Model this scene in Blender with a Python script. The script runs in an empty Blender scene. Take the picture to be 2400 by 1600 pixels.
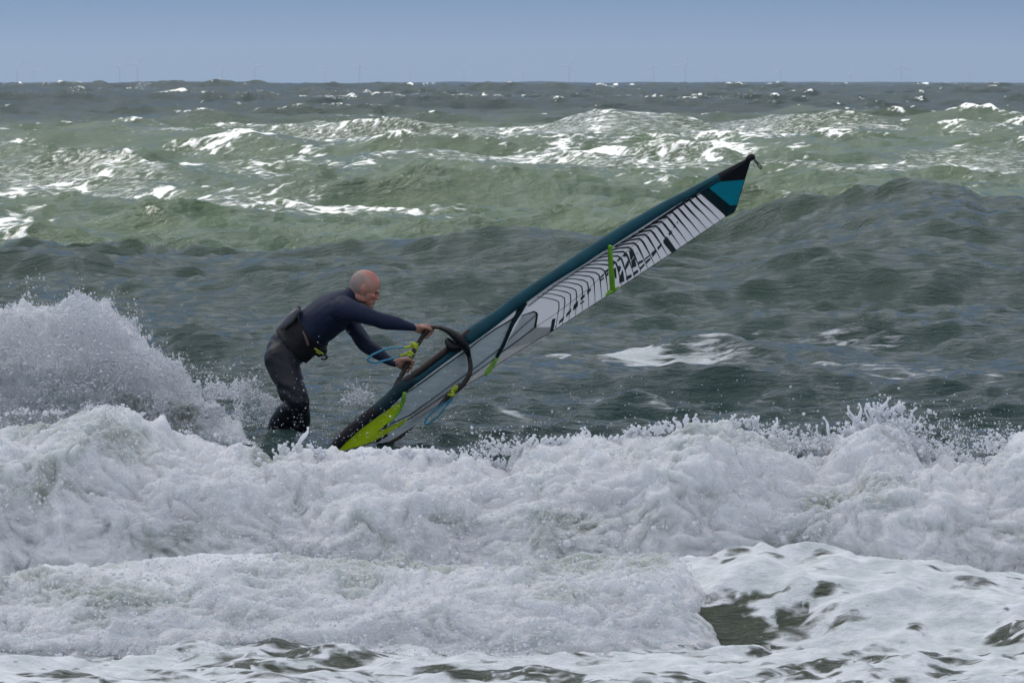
import bpy, bmesh, math, random
import numpy as np
from mathutils import Vector

# ------------------------------------------------------------------ camera, world, sun, exposure
sc = bpy.context.scene
H = 2.21                      # eye height above the water around the surfer
F = 17100.0                   # focal length in photo pixels (2400 wide)
HZ = 185.0                    # photo row of eye level
PITCH = math.atan((800.0 - HZ) / F)
cam_d = bpy.data.cameras.new("camera"); cam = bpy.data.objects.new("camera", cam_d)
sc.collection.objects.link(cam); sc.camera = cam
cam.location = (0, 0, H); cam.rotation_euler = (math.pi / 2 - PITCH, 0, 0)
cam_d.sensor_width = 36; cam_d.lens = 36 * F / 2400
cam_d.clip_start = 0.5; cam_d.clip_end = 60000
cam_d.dof.use_dof = True; cam_d.dof.focus_distance = 45.5; cam_d.dof.aperture_fstop = 40

SUN_EL, SUN_AZ = math.radians(50), math.radians(-56)      # azimuth from the view direction, + = right
sunv = Vector((math.sin(SUN_AZ) * math.cos(SUN_EL), math.cos(SUN_AZ) * math.cos(SUN_EL), math.sin(SUN_EL)))
w = bpy.data.worlds.new("World"); sc.world = w; w.use_nodes = True
nt = w.node_tree; bg = nt.nodes["Background"]
sky = nt.nodes.new("ShaderNodeTexSky"); sky.sky_type = 'NISHITA'; sky.sun_disc = False
sky.sun_elevation = SUN_EL; sky.sun_rotation = SUN_AZ
sky.air_density = 1.0; sky.dust_density = 0.3; sky.ozone_density = 4.0
tint = nt.nodes.new("ShaderNodeMix"); tint.data_type = 'RGBA'; tint.blend_type = 'MULTIPLY'; tint.inputs[0].default_value = 1
tint.inputs[7].default_value = (0.48, 0.59, 0.69, 1)
tcw = nt.nodes.new("ShaderNodeTexCoord"); mpw = nt.nodes.new("ShaderNodeMapping"); mpw.inputs["Location"].default_value = (0, 0, .22)
nt.links.new(tcw.outputs["Generated"], mpw.inputs[0]); nt.links.new(mpw.outputs[0], sky.inputs[0])
nt.links.new(sky.outputs[0], tint.inputs[6])
# broken pale cloud higher up in the sky
sepw = nt.nodes.new("ShaderNodeSeparateXYZ"); nt.links.new(tcw.outputs["Generated"], sepw.inputs[0])
hi = nt.nodes.new("ShaderNodeMapRange"); hi.interpolation_type = 'SMOOTHSTEP'; hi.inputs[1].default_value = .12; hi.inputs[2].default_value = .42; nt.links.new(sepw.outputs[2], hi.inputs[0])
cn = nt.nodes.new("ShaderNodeTexNoise"); cn.inputs["Scale"].default_value = 3.2; cn.inputs["Detail"].default_value = 6; nt.links.new(tcw.outputs["Generated"], cn.inputs["Vector"])
cr = nt.nodes.new("ShaderNodeMapRange"); cr.inputs[1].default_value = .30; cr.inputs[2].default_value = .52; nt.links.new(cn.outputs["Fac"], cr.inputs[0])
cm = nt.nodes.new("ShaderNodeMath"); cm.operation = 'MULTIPLY'; nt.links.new(hi.outputs[0], cm.inputs[0]); nt.links.new(cr.outputs[0], cm.inputs[1])
skm = nt.nodes.new("ShaderNodeMix"); skm.data_type = 'RGBA'; nt.links.new(cm.outputs[0], skm.inputs[0]); nt.links.new(tint.outputs[2], skm.inputs[6]); skm.inputs[7].default_value = (8.8, 9.25, 10.3, 1)
nt.links.new(skm.outputs[2], bg.inputs[0])
bg.inputs[1].default_value = 0.085
sl = bpy.data.lights.new("sun", 'SUN'); so = bpy.data.objects.new("sun", sl); sc.collection.objects.link(so)
sl.energy = 3.6; sl.angle = math.radians(0.5); sl.color = (1.0, 0.95, 0.87)
so.rotation_euler = (-sunv).to_track_quat('-Z', 'Y').to_euler()
so.location = (0, 0, 60)
sc.view_settings.view_transform = 'Standard'; sc.view_settings.look = 'None'
sc.view_settings.gamma = 1; sc.view_settings.exposure = 0.36
sc.cycles.use_denoising = True; sc.cycles.sample_clamp_direct = 5
sc.cycles.max_bounces = 8; sc.cycles.diffuse_bounces = 4; sc.cycles.glossy_bounces = 2
sc.cycles.transmission_bounces = 4; sc.cycles.transparent_max_bounces = 12
sc.cycles.caustics_reflective = False; sc.cycles.caustics_refractive = False
sc.cycles.sample_clamp_indirect = 4

C = sc.collection
rng = np.random.default_rng(11); random.seed(5)

# ------------------------------------------------------------------ helpers
def P(px, py, d):
    """world point seen at photo pixel (px,py) at distance y = d"""
    X = (px - 1200) / F; Z = -(py - 800) / F
    c, s = math.cos(PITCH), math.sin(PITCH)
    dy = c + Z * s; dz = Z * c - s
    return Vector((X / dy * d, d, H + dz / dy * d))
def zrow(row, d): return P(1200, row, d).z
def zrow_a(row, d):
    Z = -(np.asarray(row) - 800) / F; c, s = math.cos(PITCH), math.sin(PITCH)
    return H + (Z * c - s) / (c + Z * s) * d
def xcol(px, d): return (px - 1200) / F * d
def colx(x, d): return 1200 + x / d * F

def setp(o, label=None, cat=None, group=None, kind=None):
    if label: o["label"] = label
    if cat: o["category"] = cat
    if group: o["group"] = group
    if kind: o["kind"] = kind
    return o
def empty(name, loc, **k):
    o = bpy.data.objects.new(name, None); C.objects.link(o); o.location = loc
    o.empty_display_size = 0.2
    return setp(o, **k)
def link(name, me, mat, parent=None):
    o = bpy.data.objects.new(name, me); C.objects.link(o)
    if mat is not None:
        me.materials.clear(); me.materials.append(mat)
    if parent is not None:
        o.parent = parent
        root = parent; off = Vector(parent.location)
        while root.parent: root = root.parent; off += Vector(root.location)
        o.location = -off
    return o
def np_mesh(name, V, Fq, smooth=True):
    me = bpy.data.meshes.new(name)
    V = np.ascontiguousarray(V, dtype=np.float32); Fq = np.ascontiguousarray(Fq, dtype=np.int32)
    k = Fq.shape[1]
    me.vertices.add(len(V)); me.vertices.foreach_set("co", V.ravel())
    me.loops.add(Fq.size); me.loops.foreach_set("vertex_index", Fq.ravel())
    me.polygons.add(len(Fq)); me.polygons.foreach_set("loop_start", np.arange(0, Fq.size, k, dtype=np.int32))
    me.polygons.foreach_set("use_smooth", np.full(len(Fq), smooth, dtype=bool))
    me.update(calc_edges=True)
    return me
def attr(me, name, arr):
    a = me.attributes.new(name, 'FLOAT', 'POINT'); a.data.foreach_set("value", np.ascontiguousarray(arr, dtype=np.float32).ravel())
def grid_faces(nr, nc):
    i = np.arange(nr - 1)[:, None] * nc + np.arange(nc - 1)[None, :]
    return np.stack([i, i + 1, i + nc + 1, i + nc], -1).reshape(-1, 4)

_p = rng.permutation(256); PERM = np.concatenate([_p, _p, _p]).astype(np.int32)
_g = rng.normal(size=(256, 3)); GR = (_g / np.linalg.norm(_g, axis=1)[:, None]).astype(np.float32)
def pn(x, y, z):
    x = np.asarray(x, np.float32); y = np.asarray(y, np.float32) + 0 * x; z = np.asarray(z, np.float32) + 0 * x
    xi, yi, zi = np.floor(x).astype(np.int32), np.floor(y).astype(np.int32), np.floor(z).astype(np.int32)
    fx, fy, fz = x - xi, y - yi, z - zi
    u, v, q = [t * t * t * (t * (t * 6 - 15) + 10) for t in (fx, fy, fz)]
    out = 0
    for a in (0, 1):
        for b in (0, 1):
            for c in (0, 1):
                h = PERM[PERM[PERM[(xi + a) & 255] + ((yi + b) & 255)] + ((zi + c) & 255)]
                g = GR[h]
                dd = g[..., 0] * (fx - a) + g[..., 1] * (fy - b) + g[..., 2] * (fz - c)
                out = out + dd * (u if a else 1 - u) * (v if b else 1 - v) * (q if c else 1 - q)
    return out * 1.6
def fbm(x, y, z, o=4, g=0.5):
    s = 0; a = 1.0
    for k in range(o):
        s = s + a * pn(x * 2 ** k + 17.3 * k, y * 2 ** k + 5.1 * k, z * 2 ** k + 9.7 * k); a *= g
    return s
def sst(a, b, x):
    t = np.clip((x - a) / (b - a), 0, 1); return t * t * (3 - 2 * t)

# ---- materials
def newmat(name):
    m = bpy.data.materials.new(name); m.use_nodes = True
    return m, m.node_tree, m.node_tree.nodes["Principled BSDF"]
def simple(name, col, rough=0.5, spec=0.5, noise=0.0, nscale=20, bump=0.0, bscale=200, metallic=0.0, transl=0.0, coat=0):
    m, t, b = newmat(name)
    b.inputs["Roughness"].default_value = rough; b.inputs["Specular IOR Level"].default_value = spec
    b.inputs["Metallic"].default_value = metallic; b.inputs["Base Color"].default_value = (*col, 1)
    b.inputs["Coat Weight"].default_value = coat
    if noise:
        n = t.nodes.new("ShaderNodeTexNoise"); n.inputs["Scale"].default_value = nscale; n.inputs["Detail"].default_value = 5
        tc = t.nodes.new("ShaderNodeTexCoord"); t.links.new(tc.outputs["Object"], n.inputs["Vector"])
        r = t.nodes.new("ShaderNodeMapRange"); r.inputs[1].default_value = .3; r.inputs[2].default_value = .7
        r.inputs[3].default_value = 1 - noise; r.inputs[4].default_value = 1 + noise
        t.links.new(n.outputs["Fac"], r.inputs[0])
        x = t.nodes.new("ShaderNodeVectorMath"); x.operation = 'SCALE'; x.inputs[0].default_value = col
        t.links.new(r.outputs[0], x.inputs["Scale"]); t.links.new(x.outputs[0], b.inputs["Base Color"])
    if bump:
        n = t.nodes.new("ShaderNodeTexNoise"); n.inputs["Scale"].default_value = bscale; n.inputs["Detail"].default_value = 3
        tc = t.nodes.new("ShaderNodeTexCoord"); t.links.new(tc.outputs["Object"], n.inputs["Vector"])
        bp = t.nodes.new("ShaderNodeBump"); bp.inputs["Strength"].default_value = bump; bp.inputs["Distance"].default_value = .01
        t.links.new(n.outputs["Fac"], bp.inputs["Height"]); t.links.new(bp.outputs[0], b.inputs["Normal"])
    if transl:
        tr = t.nodes.new("ShaderNodeBsdfTranslucent"); tr.inputs[0].default_value = (*col, 1)
        mx = t.nodes.new("ShaderNodeMixShader"); mx.inputs[0].default_value = transl
        t.links.new(b.outputs[0], mx.inputs[1]); t.links.new(tr.outputs[0], mx.inputs[2])
        t.links.new(mx.outputs[0], t.nodes["Material Output"].inputs[0])
    return m

def mapping(t, scale, space="Object", rot=(0, 0, 0)):
    tc = t.nodes.new("ShaderNodeTexCoord"); mp = t.nodes.new("ShaderNodeMapping")
    mp.inputs["Scale"].default_value = scale; mp.inputs["Rotation"].default_value = rot
    t.links.new(tc.outputs[space], mp.inputs[0]); return mp.outputs[0]
def noise_n(t, vec, scale, detail=4, rough=0.55, dist=0.0):
    n = t.nodes.new("ShaderNodeTexNoise"); n.inputs["Scale"].default_value = scale
    n.inputs["Detail"].default_value = detail; n.inputs["Roughness"].default_value = rough
    n.inputs["Distortion"].default_value = dist
    t.links.new(vec, n.inputs["Vector"]); return n.outputs["Fac"]
def math_n(t, op, a, b=None, c=None):
    m = t.nodes.new("ShaderNodeMath"); m.operation = op
    for i, v in enumerate((a, b, c)):
        if v is None: continue
        if isinstance(v, (int, float)): m.inputs[i].default_value = v
        else: t.links.new(v, m.inputs[i])
    return m.outputs[0]
def maprange(t, v, a, b, c=0, d=1, smooth=True):
    m = t.nodes.new("ShaderNodeMapRange"); m.interpolation_type = 'SMOOTHSTEP' if smooth else 'LINEAR'
    for i, q in enumerate((a, b, c, d)): m.inputs[i + 1].default_value = q
    t.links.new(v, m.inputs[0]); return m.outputs[0]
def mixcol(t, fac, a, b):
    m = t.nodes.new("ShaderNodeMix"); m.data_type = 'RGBA'
    if isinstance(fac, (int, float)): m.inputs[0].default_value = fac
    else: t.links.new(fac, m.inputs[0])
    for i, v in ((6, a), (7, b)):
        if isinstance(v, tuple): m.inputs[i].default_value = (*v, 1)
        else: t.links.new(v, m.inputs[i])
    return m.outputs[2]

FOAM_COL = (0.92, 0.925, 0.93)
def water_mat():
    m, t, b = newmat("sea_water")
    b.inputs["IOR"].default_value = 1.33; b.inputs["Specular IOR Level"].default_value = .38
    geo = t.nodes.new("ShaderNodeNewGeometry")
    sep = t.nodes.new("ShaderNodeSeparateXYZ"); t.links.new(geo.outputs["Position"], sep.inputs[0])
    # turbid green water over the bars, darker and bluer beyond
    t.links.new(maprange(t, sep.outputs[1], 150, 420, .38, .20, False), b.inputs["Specular IOR Level"])
    big = noise_n(t, mapping(t, (0.03, 0.02, 0.02)), 1.0, 3)
    yb = math_n(t, 'ADD', sep.outputs[1], math_n(t, 'MULTIPLY', math_n(t, 'SUBTRACT', big, 0.5), 160))
    deep = maprange(t, yb, 190, 420)
    near_shade = maprange(t, sep.outputs[1], 40, 100, 1, 0)  # shade painted into the near water: darker tint than the sunlit band
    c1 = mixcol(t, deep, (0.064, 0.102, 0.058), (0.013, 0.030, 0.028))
    c1 = mixcol(t, near_shade, c1, (0.018, 0.048, 0.044))
    c1 = mixcol(t, maprange(t, sep.outputs[1], 40.5, 43, 1, 0), c1, (0.070, 0.080, 0.052))
    streak = noise_n(t, mapping(t, (0.5, 1.3, 0.5)), 0.8, 4)
    c1 = mixcol(t, maprange(t, streak, .35, .7, 0, .35), c1, (0.030, 0.052, 0.042))
    t.links.new(maprange(t, sep.outputs[1], 60, 300, .14, .24, False), b.inputs["Roughness"])
    # wind ripples
    rip1 = noise_n(t, mapping(t, (2.2, 7, 7), rot=(0, 0, .28)), 1.0, 5, .65, .4)
    rip2 = noise_n(t, mapping(t, (9, 26, 26), rot=(0, 0, -.2)), 1.0, 4, .6, .3)
    rip = math_n(t, 'ADD', rip1, math_n(t, 'MULTIPLY', rip2, .30))
    bp = t.nodes.new("ShaderNodeBump"); bp.inputs["Strength"].default_value = 1.0
    t.links.new(maprange(t, sep.outputs[1], 60, 400, .075, .10, False), bp.inputs["Distance"])
    t.links.new(rip, bp.inputs["Height"])
    t.links.new(bp.outputs[0], b.inputs["Normal"])
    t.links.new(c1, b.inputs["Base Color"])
    # foam
    fa = t.nodes.new("ShaderNodeAttribute"); fa.attribute_name = "foam"
    n1 = noise_n(t, mapping(t, (1.6, 3.2, 3), rot=(0, 0, .1)), 1.0, 7, .62, .6)
    vor = t.nodes.new("ShaderNodeTexVoronoi"); vor.feature = 'SMOOTH_F1'; vor.inputs["Scale"].default_value = 4.5
    mpv = t.nodes.new("ShaderNodeVectorMath"); mpv.operation = 'ADD'
    nv = t.nodes.new("ShaderNodeTexNoise"); nv.inputs["Scale"].default_value = 1.5; nv.inputs["Detail"].default_value = 4
    base = mapping(t, (1, 1.8, 1)); t.links.new(base, nv.inputs["Vector"])
    t.links.new(base, mpv.inputs[0]); t.links.new(nv.outputs["Color"], mpv.inputs[1]); t.links.new(mpv.outputs[0], vor.inputs["Vector"])
    lace = math_n(t, 'MULTIPLY', vor.outputs["Distance"], .62)
    nn = math_n(t, 'ADD', math_n(t, 'ADD', math_n(t, 'MULTIPLY', n1, 0.68), math_n(t, 'MULTIPLY', math_n(t, 'SUBTRACT', noise_n(t, mapping(t, (7, 16, 12)), 1.0, 4, .6), .5), .3)), lace)
    v = math_n(t, 'ADD', fa.outputs["Fac"], math_n(t, 'MULTIPLY', math_n(t, 'SUBTRACT', nn, 0.62), 1.5))
    mask = maprange(t, v, 0.37, 0.62)
    sa = t.nodes.new("ShaderNodeAttribute"); sa.attribute_name = "streak"
    sn = noise_n(t, mapping(t, (3.4, 15, 13), rot=(0, 0, .12)), 1.0, 7, .66, .5)
    v2 = math_n(t, 'ADD', sa.outputs["Fac"], math_n(t, 'MULTIPLY', math_n(t, 'SUBTRACT', sn, .5), 2.0))
    mask = math_n(t, 'MAXIMUM', mask, math_n(t, 'MULTIPLY', maprange(t, v2, .42, .72), .78))
    fb = t.nodes.new("ShaderNodeBsdfPrincipled")
    fcn = noise_n(t, mapping(t, (3, 5, 5)), 2.0, 6, .6)
    fc = mixcol(t, maprange(t, fcn, .3, .7), (0.62, 0.66, 0.64), FOAM_COL)
    t.links.new(fc, fb.inputs["Base Color"]); fb.inputs["Roughness"].default_value = .55
    fbp = t.nodes.new("ShaderNodeBump"); fbp.inputs["Strength"].default_value = .8; fbp.inputs["Distance"].default_value = .05
    t.links.new(math_n(t, 'ADD', mask, math_n(t, 'MULTIPLY', noise_n(t, mapping(t, (5, 9, 9)), 3.0, 6, .65), .8)), fbp.inputs["Height"]); t.links.new(fbp.outputs[0], fb.inputs["Normal"])
    mx = t.nodes.new("ShaderNodeMixShader"); t.links.new(mask, mx.inputs[0])
    t.links.new(b.outputs[0], mx.inputs[1]); t.links.new(fb.outputs[0], mx.inputs[2])
    t.links.new(mx.outputs[0], t.nodes["Material Output"].inputs[0])
    return m
def foam_mat():
    m, t, b = newmat("white_foam")
    obj = mapping(t, (1, 1, 1))
    th = t.nodes.new("ShaderNodeAttribute"); th.attribute_name = "thin"
    n = noise_n(t, obj, 5.0, 8, .62, .9)
    v = math_n(t, 'ADD', th.outputs["Fac"], math_n(t, 'MULTIPLY', math_n(t, 'SUBTRACT', n, .5), 1.6))
    c = mixcol(t, maprange(t, v, .0, .95), FOAM_COL, (0.50, 0.53, 0.47))
    fine = noise_n(t, obj, 70.0, 4, .7)
    c = mixcol(t, maprange(t, fine, .30, .55, .15, 0), c, (0.55, 0.58, 0.58))
    t.links.new(c, b.inputs["Base Color"])
    b.inputs["Roughness"].default_value = .30; b.inputs["IOR"].default_value = 1.33
    b.inputs["Subsurface Weight"].default_value = 1.0; b.inputs["Subsurface Radius"].default_value = (.9, 1, 1.1); b.inputs["Subsurface Scale"].default_value = .07
    hb = math_n(t, 'ADD', noise_n(t, obj, 22.0, 6, .65), math_n(t, 'MULTIPLY', noise_n(t, obj, 110.0, 3, .6), .35))
    bp = t.nodes.new("ShaderNodeBump"); bp.inputs["Strength"].default_value = .9; bp.inputs["Distance"].default_value = .03
    t.links.new(hb, bp.inputs["Height"]); t.links.new(bp.outputs[0], b.inputs["Normal"])
    tr = t.nodes.new("ShaderNodeBsdfTranslucent"); t.links.new(c, tr.inputs[0])
    mx = t.nodes.new("ShaderNodeMixShader"); mx.inputs[0].default_value = .12
    t.links.new(b.outputs[0], mx.inputs[1]); t.links.new(tr.outputs[0], mx.inputs[2])
    t.links.new(mx.outputs[0], t.nodes["Material Output"].inputs[0])
    return m
M_WATER, M_FOAM = water_mat(), foam_mat()
M_DROP = simple("spray_droplets", (0.90, 0.91, 0.93), .25, .6, transl=.5)

# ------------------------------------------------------------------ FFT sea
def tile(N, L, lmin, lmax, wdir, spread, seed):
    r = np.random.default_rng(seed)
    k1 = 2 * np.pi * np.fft.fftfreq(N, L / N)
    kx, ky = np.meshgrid(k1, k1, indexing='ij'); k = np.hypot(kx, ky); k[0, 0] = 1
    lam = 2 * np.pi / k
    dirn = (kx * wdir[0] + ky * wdir[1]) / k
    band = sst(lmin * .7, lmin * 1.2, lam) * (1 - sst(lmax * .8, lmax * 1.4, lam))
    A = k ** -2.0 * band * (np.clip(dirn, 0, 1) ** spread + 0.03)
    A[0, 0] = 0
    ph = r.normal(size=(N, N)) + 1j * r.normal(size=(N, N))
    S = A * ph
    h = np.real(np.fft.ifft2(S)); s = h.std()
    dx = np.real(np.fft.ifft2(S * 1j * kx / k)) / s; dy = np.real(np.fft.ifft2(S * 1j * ky / k)) / s
    jj = np.real(np.fft.ifft2(S * k)) / s                    # crest sharpness (convergence)
    return dict(h=(h / s).astype(np.float32), dx=dx.astype(np.float32), dy=dy.astype(np.float32), j=(jj / jj.std()).astype(np.float32), L=L, N=N)
def sample(T, keys, x, y):
    N = T['N']; fx = (x / T['L'] * N) % N; fy = (y / T['L'] * N) % N
    i = fx.astype(np.int32); j = fy.astype(np.int32); a = fx - i; b = fy - j
    i %= N; j %= N; i2 = (i + 1) % N; j2 = (j + 1) % N
    out = []
    for key in keys:
        g = T[key]
        out.append((g[i, j] * (1 - a) + g[i2, j] * a) * (1 - b) + (g[i, j2] * (1 - a) + g[i2, j2] * a) * b)
    return out
T0 = tile(256, 620., 22, 95, (-.05, -1), 8, 12)
T1 = tile(512, 230., 7, 42, (-.12, -.99), 6, 3)
T2 = tile(1024, 61., .9, 7, (-.30, -.95), 3, 4)
T3 = tile(1024, 13.7, .10, .9, (-.35, -.93), 1.5, 5)

def sea_fields(x, d):
    """returns displaced x,y,z and foam"""
    a0 = .50 * sst(260, 800, d); a1 = sst(58, 120, d) * .31 * (1 + .25 * sst(300, 900, d)); a2 = (.030 + .045 * sst(45.5, 52, d) + .085 * sst(46, 110, d)); a3 = .024 + .003 * sst(60, 90, d)
    a1 = a1 * (1 - .3 * sst(1500, 4000, d)); a2 = a2 * (1 - sst(900, 2500, d)); a3 = a3 * (1 - sst(130, 260, d))
    h1, x1, y1, j1 = sample(T1, ('h', 'dx', 'dy', 'j'), x + .12 * d, d)
    h2, x2, y2, j2 = sample(T2, ('h', 'dx', 'dy', 'j'), x * .97 - d * .2, d * .98 + x * .2)
    h3, x3, y3 = sample(T3, ('h', 'dx', 'dy'), x * .9 + d * .43, d * .9 - x * .43)
    h0, x0_, y0_ = sample(T0, ('h', 'dx', 'dy'), x, d)
    calm = 1 - .8 * np.exp(-((x + 6.5) / 3.2) ** 2 - ((d - 180) / 9.) ** 2)
    z = (a0 * h0 + a1 * h1) * calm + a2 * h2 + a3 * h3
    ox = .8 * (a1 * x1 + a2 * x2) + .7 * a3 * x3; oy = .9 * (a0 * y0_ + a1 * y1 + a2 * y2) + .7 * a3 * y3
    px = colx(x, d)
    # --- big shaded swell (distance about 72 m), tallest on the right
    crow = np.interp(px, [-600, 0, 90, 200, 500, 900, 1300, 1500, 1700, 1800, 1900, 2000, 2100, 2180, 2260, 2310, 2400, 2600, 3200],
                     [600, 580, 566, 578, 588, 572, 556, 560, 545, 512, 487, 467, 440, 431, 436, 455, 452, 500, 590])
    zc = zrow_a(crow + 26, 72.0)
    yy = d - 72.0 - .5 * pn(x * .25, 3.3, 0 * x)
    shape = np.where(yy > 0, np.exp(-(yy / 7.5) ** 2), np.exp(-(np.abs(yy) / 6.6) ** 1.55))
    sharpen = .15 * np.exp(-np.abs(yy) / .8)
    z = z + zc * (shape * .9 + sharpen * .7)
    z = z + sst(50, 58, d) * (1 - sst(74, 82, d)) * (.055 * pn(x * .55 + d * .16, d * .34, 3 + 0 * x) + 05e-2 * (1 - 2 * np.abs(pn(x * .9 - d * .3, d * .75, 8 + 0 * x))))
    # --- smaller waves standing between swell and bar
    for (cpx, crow_, dd, sx, sy, extra) in [
            (560, 358, 182, 1.5, 2.4, .05), (650, 366, 182, 1.6, 2.8, .05), (600, 378, 183, 4.0, 4.5, 0), (250, 400, 160, 3.0, 4, 0), (700, 408, 150, 3.4, 2.6, 0), (1480, 300, 230, 2.5, 5, 0),
            (2050, 400, 150, 3.0, 4.5, 0), (1850, 355, 190, 2.2, 4, 0), (880, 372, 172, 1.6, 3, 0),
            (2100, 650, 66, 1.1, 1.4, 0), (1640, 930, 50.5, .9, .55, 0), (1440, 962, 48.6, .45, .22, 0), (1050, 985, 47.6, 1.2, .35, 0),
            (1850, 822, 57, 1.5, .8, 0), (622, 1012, 44.75, .34, .35, 0)]:
        x0 = xcol(cpx, dd); zz = zrow(crow_, dd); 
        zz = max(.05, min(zz - (0 if dd > 80 else (.55 if dd > 62 else 0.0)), 1.2)) if dd != 66 else .16
        if dd < 58: zz = {50.5: .12, 48.6: .10, 47.6: .09, 57: .13, 44.75: .16}[dd]
        u = (d - dd - .12 * (x - x0) * (1 if dd > 100 else .3)) / sy; u = np.where(u < 0, u * 1.6, u * .7)
        z = z + zz * np.exp(-((x - x0) / sx) ** 2 - u * u)
    # --- base levels: bores in the foreground
    base = -.07 * (1 - sst(44, 50, d)) - .58 * (1 - sst(42.0, 43.3, d)) - .10 * (1 - sst(37.5, 39.2, d))
    z = z + base
    # right-hand smooth breaker of the second line
    wr = sst(1430, 1560, px)
    c2 = zrow_a(np.interp(px, [1450, 1600, 1640, 1720, 1800, 1950, 2100, 2200, 2400, 2700], [1330, 1312, 1296, 1291, 1290, 1300, 1320, 1342, 1362, 1380]), 38.7)
    near2 = 1 - sst(39.6, 40.6, d)
    yf = d - 38.7 - .06 * pn(x * 2.2, 7.7, 0 * x) - .10 * pn(x * .8, 1.7, 0 * x)
    steep = np.interp(px, [1650, 1900, 2150, 2500], [.42, .5, .9, 1.2])
    sh2 = np.where(yf > 0, np.exp(-(yf / 1.6) ** 2), np.exp(-(np.abs(yf) / steep) ** 2.2))
    z = z + wr * (c2 + .70 - .085) * sh2 + wr * near2 * (.030 * fbm(x * 2.5, d * 3.0, 4 + 0 * x, 4) + .020 * np.clip(pn(x * 7, d * 2, 6 + 0 * x), 0, 1)) 
    # soft hummocks in the foreground foam
    near = 1 - sst(40.5, 43, d)
    z = z + near * (.035 * pn(x * 1.1, d * 1.8, 0 * x) + .05 * np.exp(-((px - 2130) / 170) ** 2 - ((d - 37.0) / .35) ** 2)
                    + .02 * fbm(x * 3, d * 5, 0 * x, 3))
    z = z + (1 - sst(37.5, 38.5, d)) * .05 * np.exp(-((px - 700) / 170) ** 2 - ((d - 36.9) / .3) ** 2)
    # --- foam density
    jac = j1 * .6 * sst(70, 130, d) + j2 * .55
    farness = sst(90, 200, d)
    fo = sst(1.55, 3.0, jac - .35 * (1 - farness) + .8 * fbm(x * .08, d * .02, 2.0 + 0 * x, 3)) * (.10 + .42 * farness)
    old = fbm(x * .10 + .01 * d, d * .045, 5 + 0 * x, 4)                # drifting foam lines over the bar
    lines = 1 - np.abs(fbm(x * .22, d * .10, 9 + 0 * x, 3)) * 3.2
    fo = fo + (.16 + .34 * np.clip(lines, 0, 1)) * sst(-.45, .3, old) * sst(95, 115, d) * (1 - sst(230, 330, d))
    def blob(cpx, row, dist, wpx, ddep, amp, slant=0.0):
        x0 = xcol(cpx, dist); wx = wpx / F * dist
        return amp * np.exp(-((x - x0) / wx) ** 2 - ((d - dist - slant * (x - x0)) / ddep) ** 2)
    # foam on the green peak and lines trailing from it
    fo = fo + blob(590, 0, 182.8, 110, 1.0, .62) + blob(690, 0, 178.5, 80, 2.6, .52)
    fo = fo + blob(650, 0, 156.0, 260, 3.0, .50, .15) + blob(1000, 0, 148, 300, 3.0, .42, .2) + blob(200, 0, 155, 90, 6, .42, -1) + blob(420, 0, 172, 170, 2.2, .38)
    fo = fo + blob(1330, 0, 172, 260, 7, .40) + blob(1700, 0, 175, 60, 4, .5) + blob(1900, 0, 215, 150, 8, .42, -1) + blob(900, 0, 120, 130, 6, .36, .5)
    fo = fo + blob(1640, 0, 342, 75, 9, .75) + blob(1300, 0, 380, 50, 10, .65) + blob(1790, 0, 1300, 55, 120, .9) + blob(1560, 0, 1400, 30, 120, .8)
    fo = fo + blob(2150, 0, 245, 80, 7, .55) + blob(1245, 0, 255, 22, 5, .6) + blob(2060, 0, 290, 18, 6, .6) + blob(320, 0, 900, 30, 40, .35) + blob(1880, 0, 105, 40, 10, .3)
    fo = fo + blob(20, 0, 100, 90, 5, .6) + blob(1780, 0, 112, 120, 5, .42)
    # foam lines in the shaded near water
    stk = .47 * sst(-.35, .45, old) * sst(92, 115, d) * (1 - sst(260, 360, d)) + .30 * farness * sst(300, 500, d) * sst(.6, 1.6, jac)
    def line(pts, dist, wid, amp):
        xs = [p[0] for p in pts]; r = np.interp(px, xs, [p[1] for p in pts])
        dist_at = (H + .0) / ((r - HZ) / F)
        fade = sst(xs[0] - 30, xs[0] + 60, px) * (1 - sst(xs[-1] - 90, xs[-1] + 40, px))
        return min(1.25 * amp, .56) * fade * np.exp(-((d - dist_at) / (wid * 1.9)) ** 2)
    stk = stk + line([(1190, 830), (1400, 850), (1650, 868), (1900, 905), (2050, 925), (2250, 930)], 0, .75, .40)
    stk = stk + line([(1560, 868), (1750, 880), (1980, 905)], 0, .9, .22)
    stk = stk + line([(1600, 848), (1750, 850), (1900, 832), (2050, 838), (2330, 872)], 0, .35, .40)
    stk = stk + line([(1340, 962), (1430, 950), (1560, 958), (1620, 975)], 0, .28, .75)
    stk = stk + line([(1060, 975), (1130, 972), (1220, 978), (1300, 985)], 0, .14, .55)
    stk = stk + line([(1450, 905), (1650, 925), (1850, 950)], 0, .5, .27)
    stk = stk + line([(1280, 835), (1500, 850), (1700, 880), (1900, 910)], 0, .30, .5) + line([(1540, 1010), (1750, 1000)], 0, .3, .35) + line([(420, 770), (560, 800), (700, 790)], 0, .5, .25) + line([(880, 700), (1050, 720)], 0, .8, .28)
    fo = fo + line([(1340, 962), (1430, 950), (1560, 958), (1620, 975)], 0, .14, .42) * .8
    stk = stk + line([(2280, 945), (2400, 925), (2600, 925)], 0, .22, .55)
    stk = stk + line([(700, 938), (820, 945), (950, 940)], 0, .12, .3)
    fo = fo + blob(1500, 0, 62, 300, 3, .0) 
    # foreground: nearly all foam, with open holes
    nearf = (1 - sst(41.5, 43.5, d))
    holes = fbm(x * 1.6, d * 2.6, 21 + 0 * x, 4)
    ff = .76 + .07 * holes
    web = np.clip(1 - np.abs(pn(x * 5 + .6 * pn(x * 9, d * 9, 0 * x), d * 9, 33 + 0 * x)) * 5, 0, 1)
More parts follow.
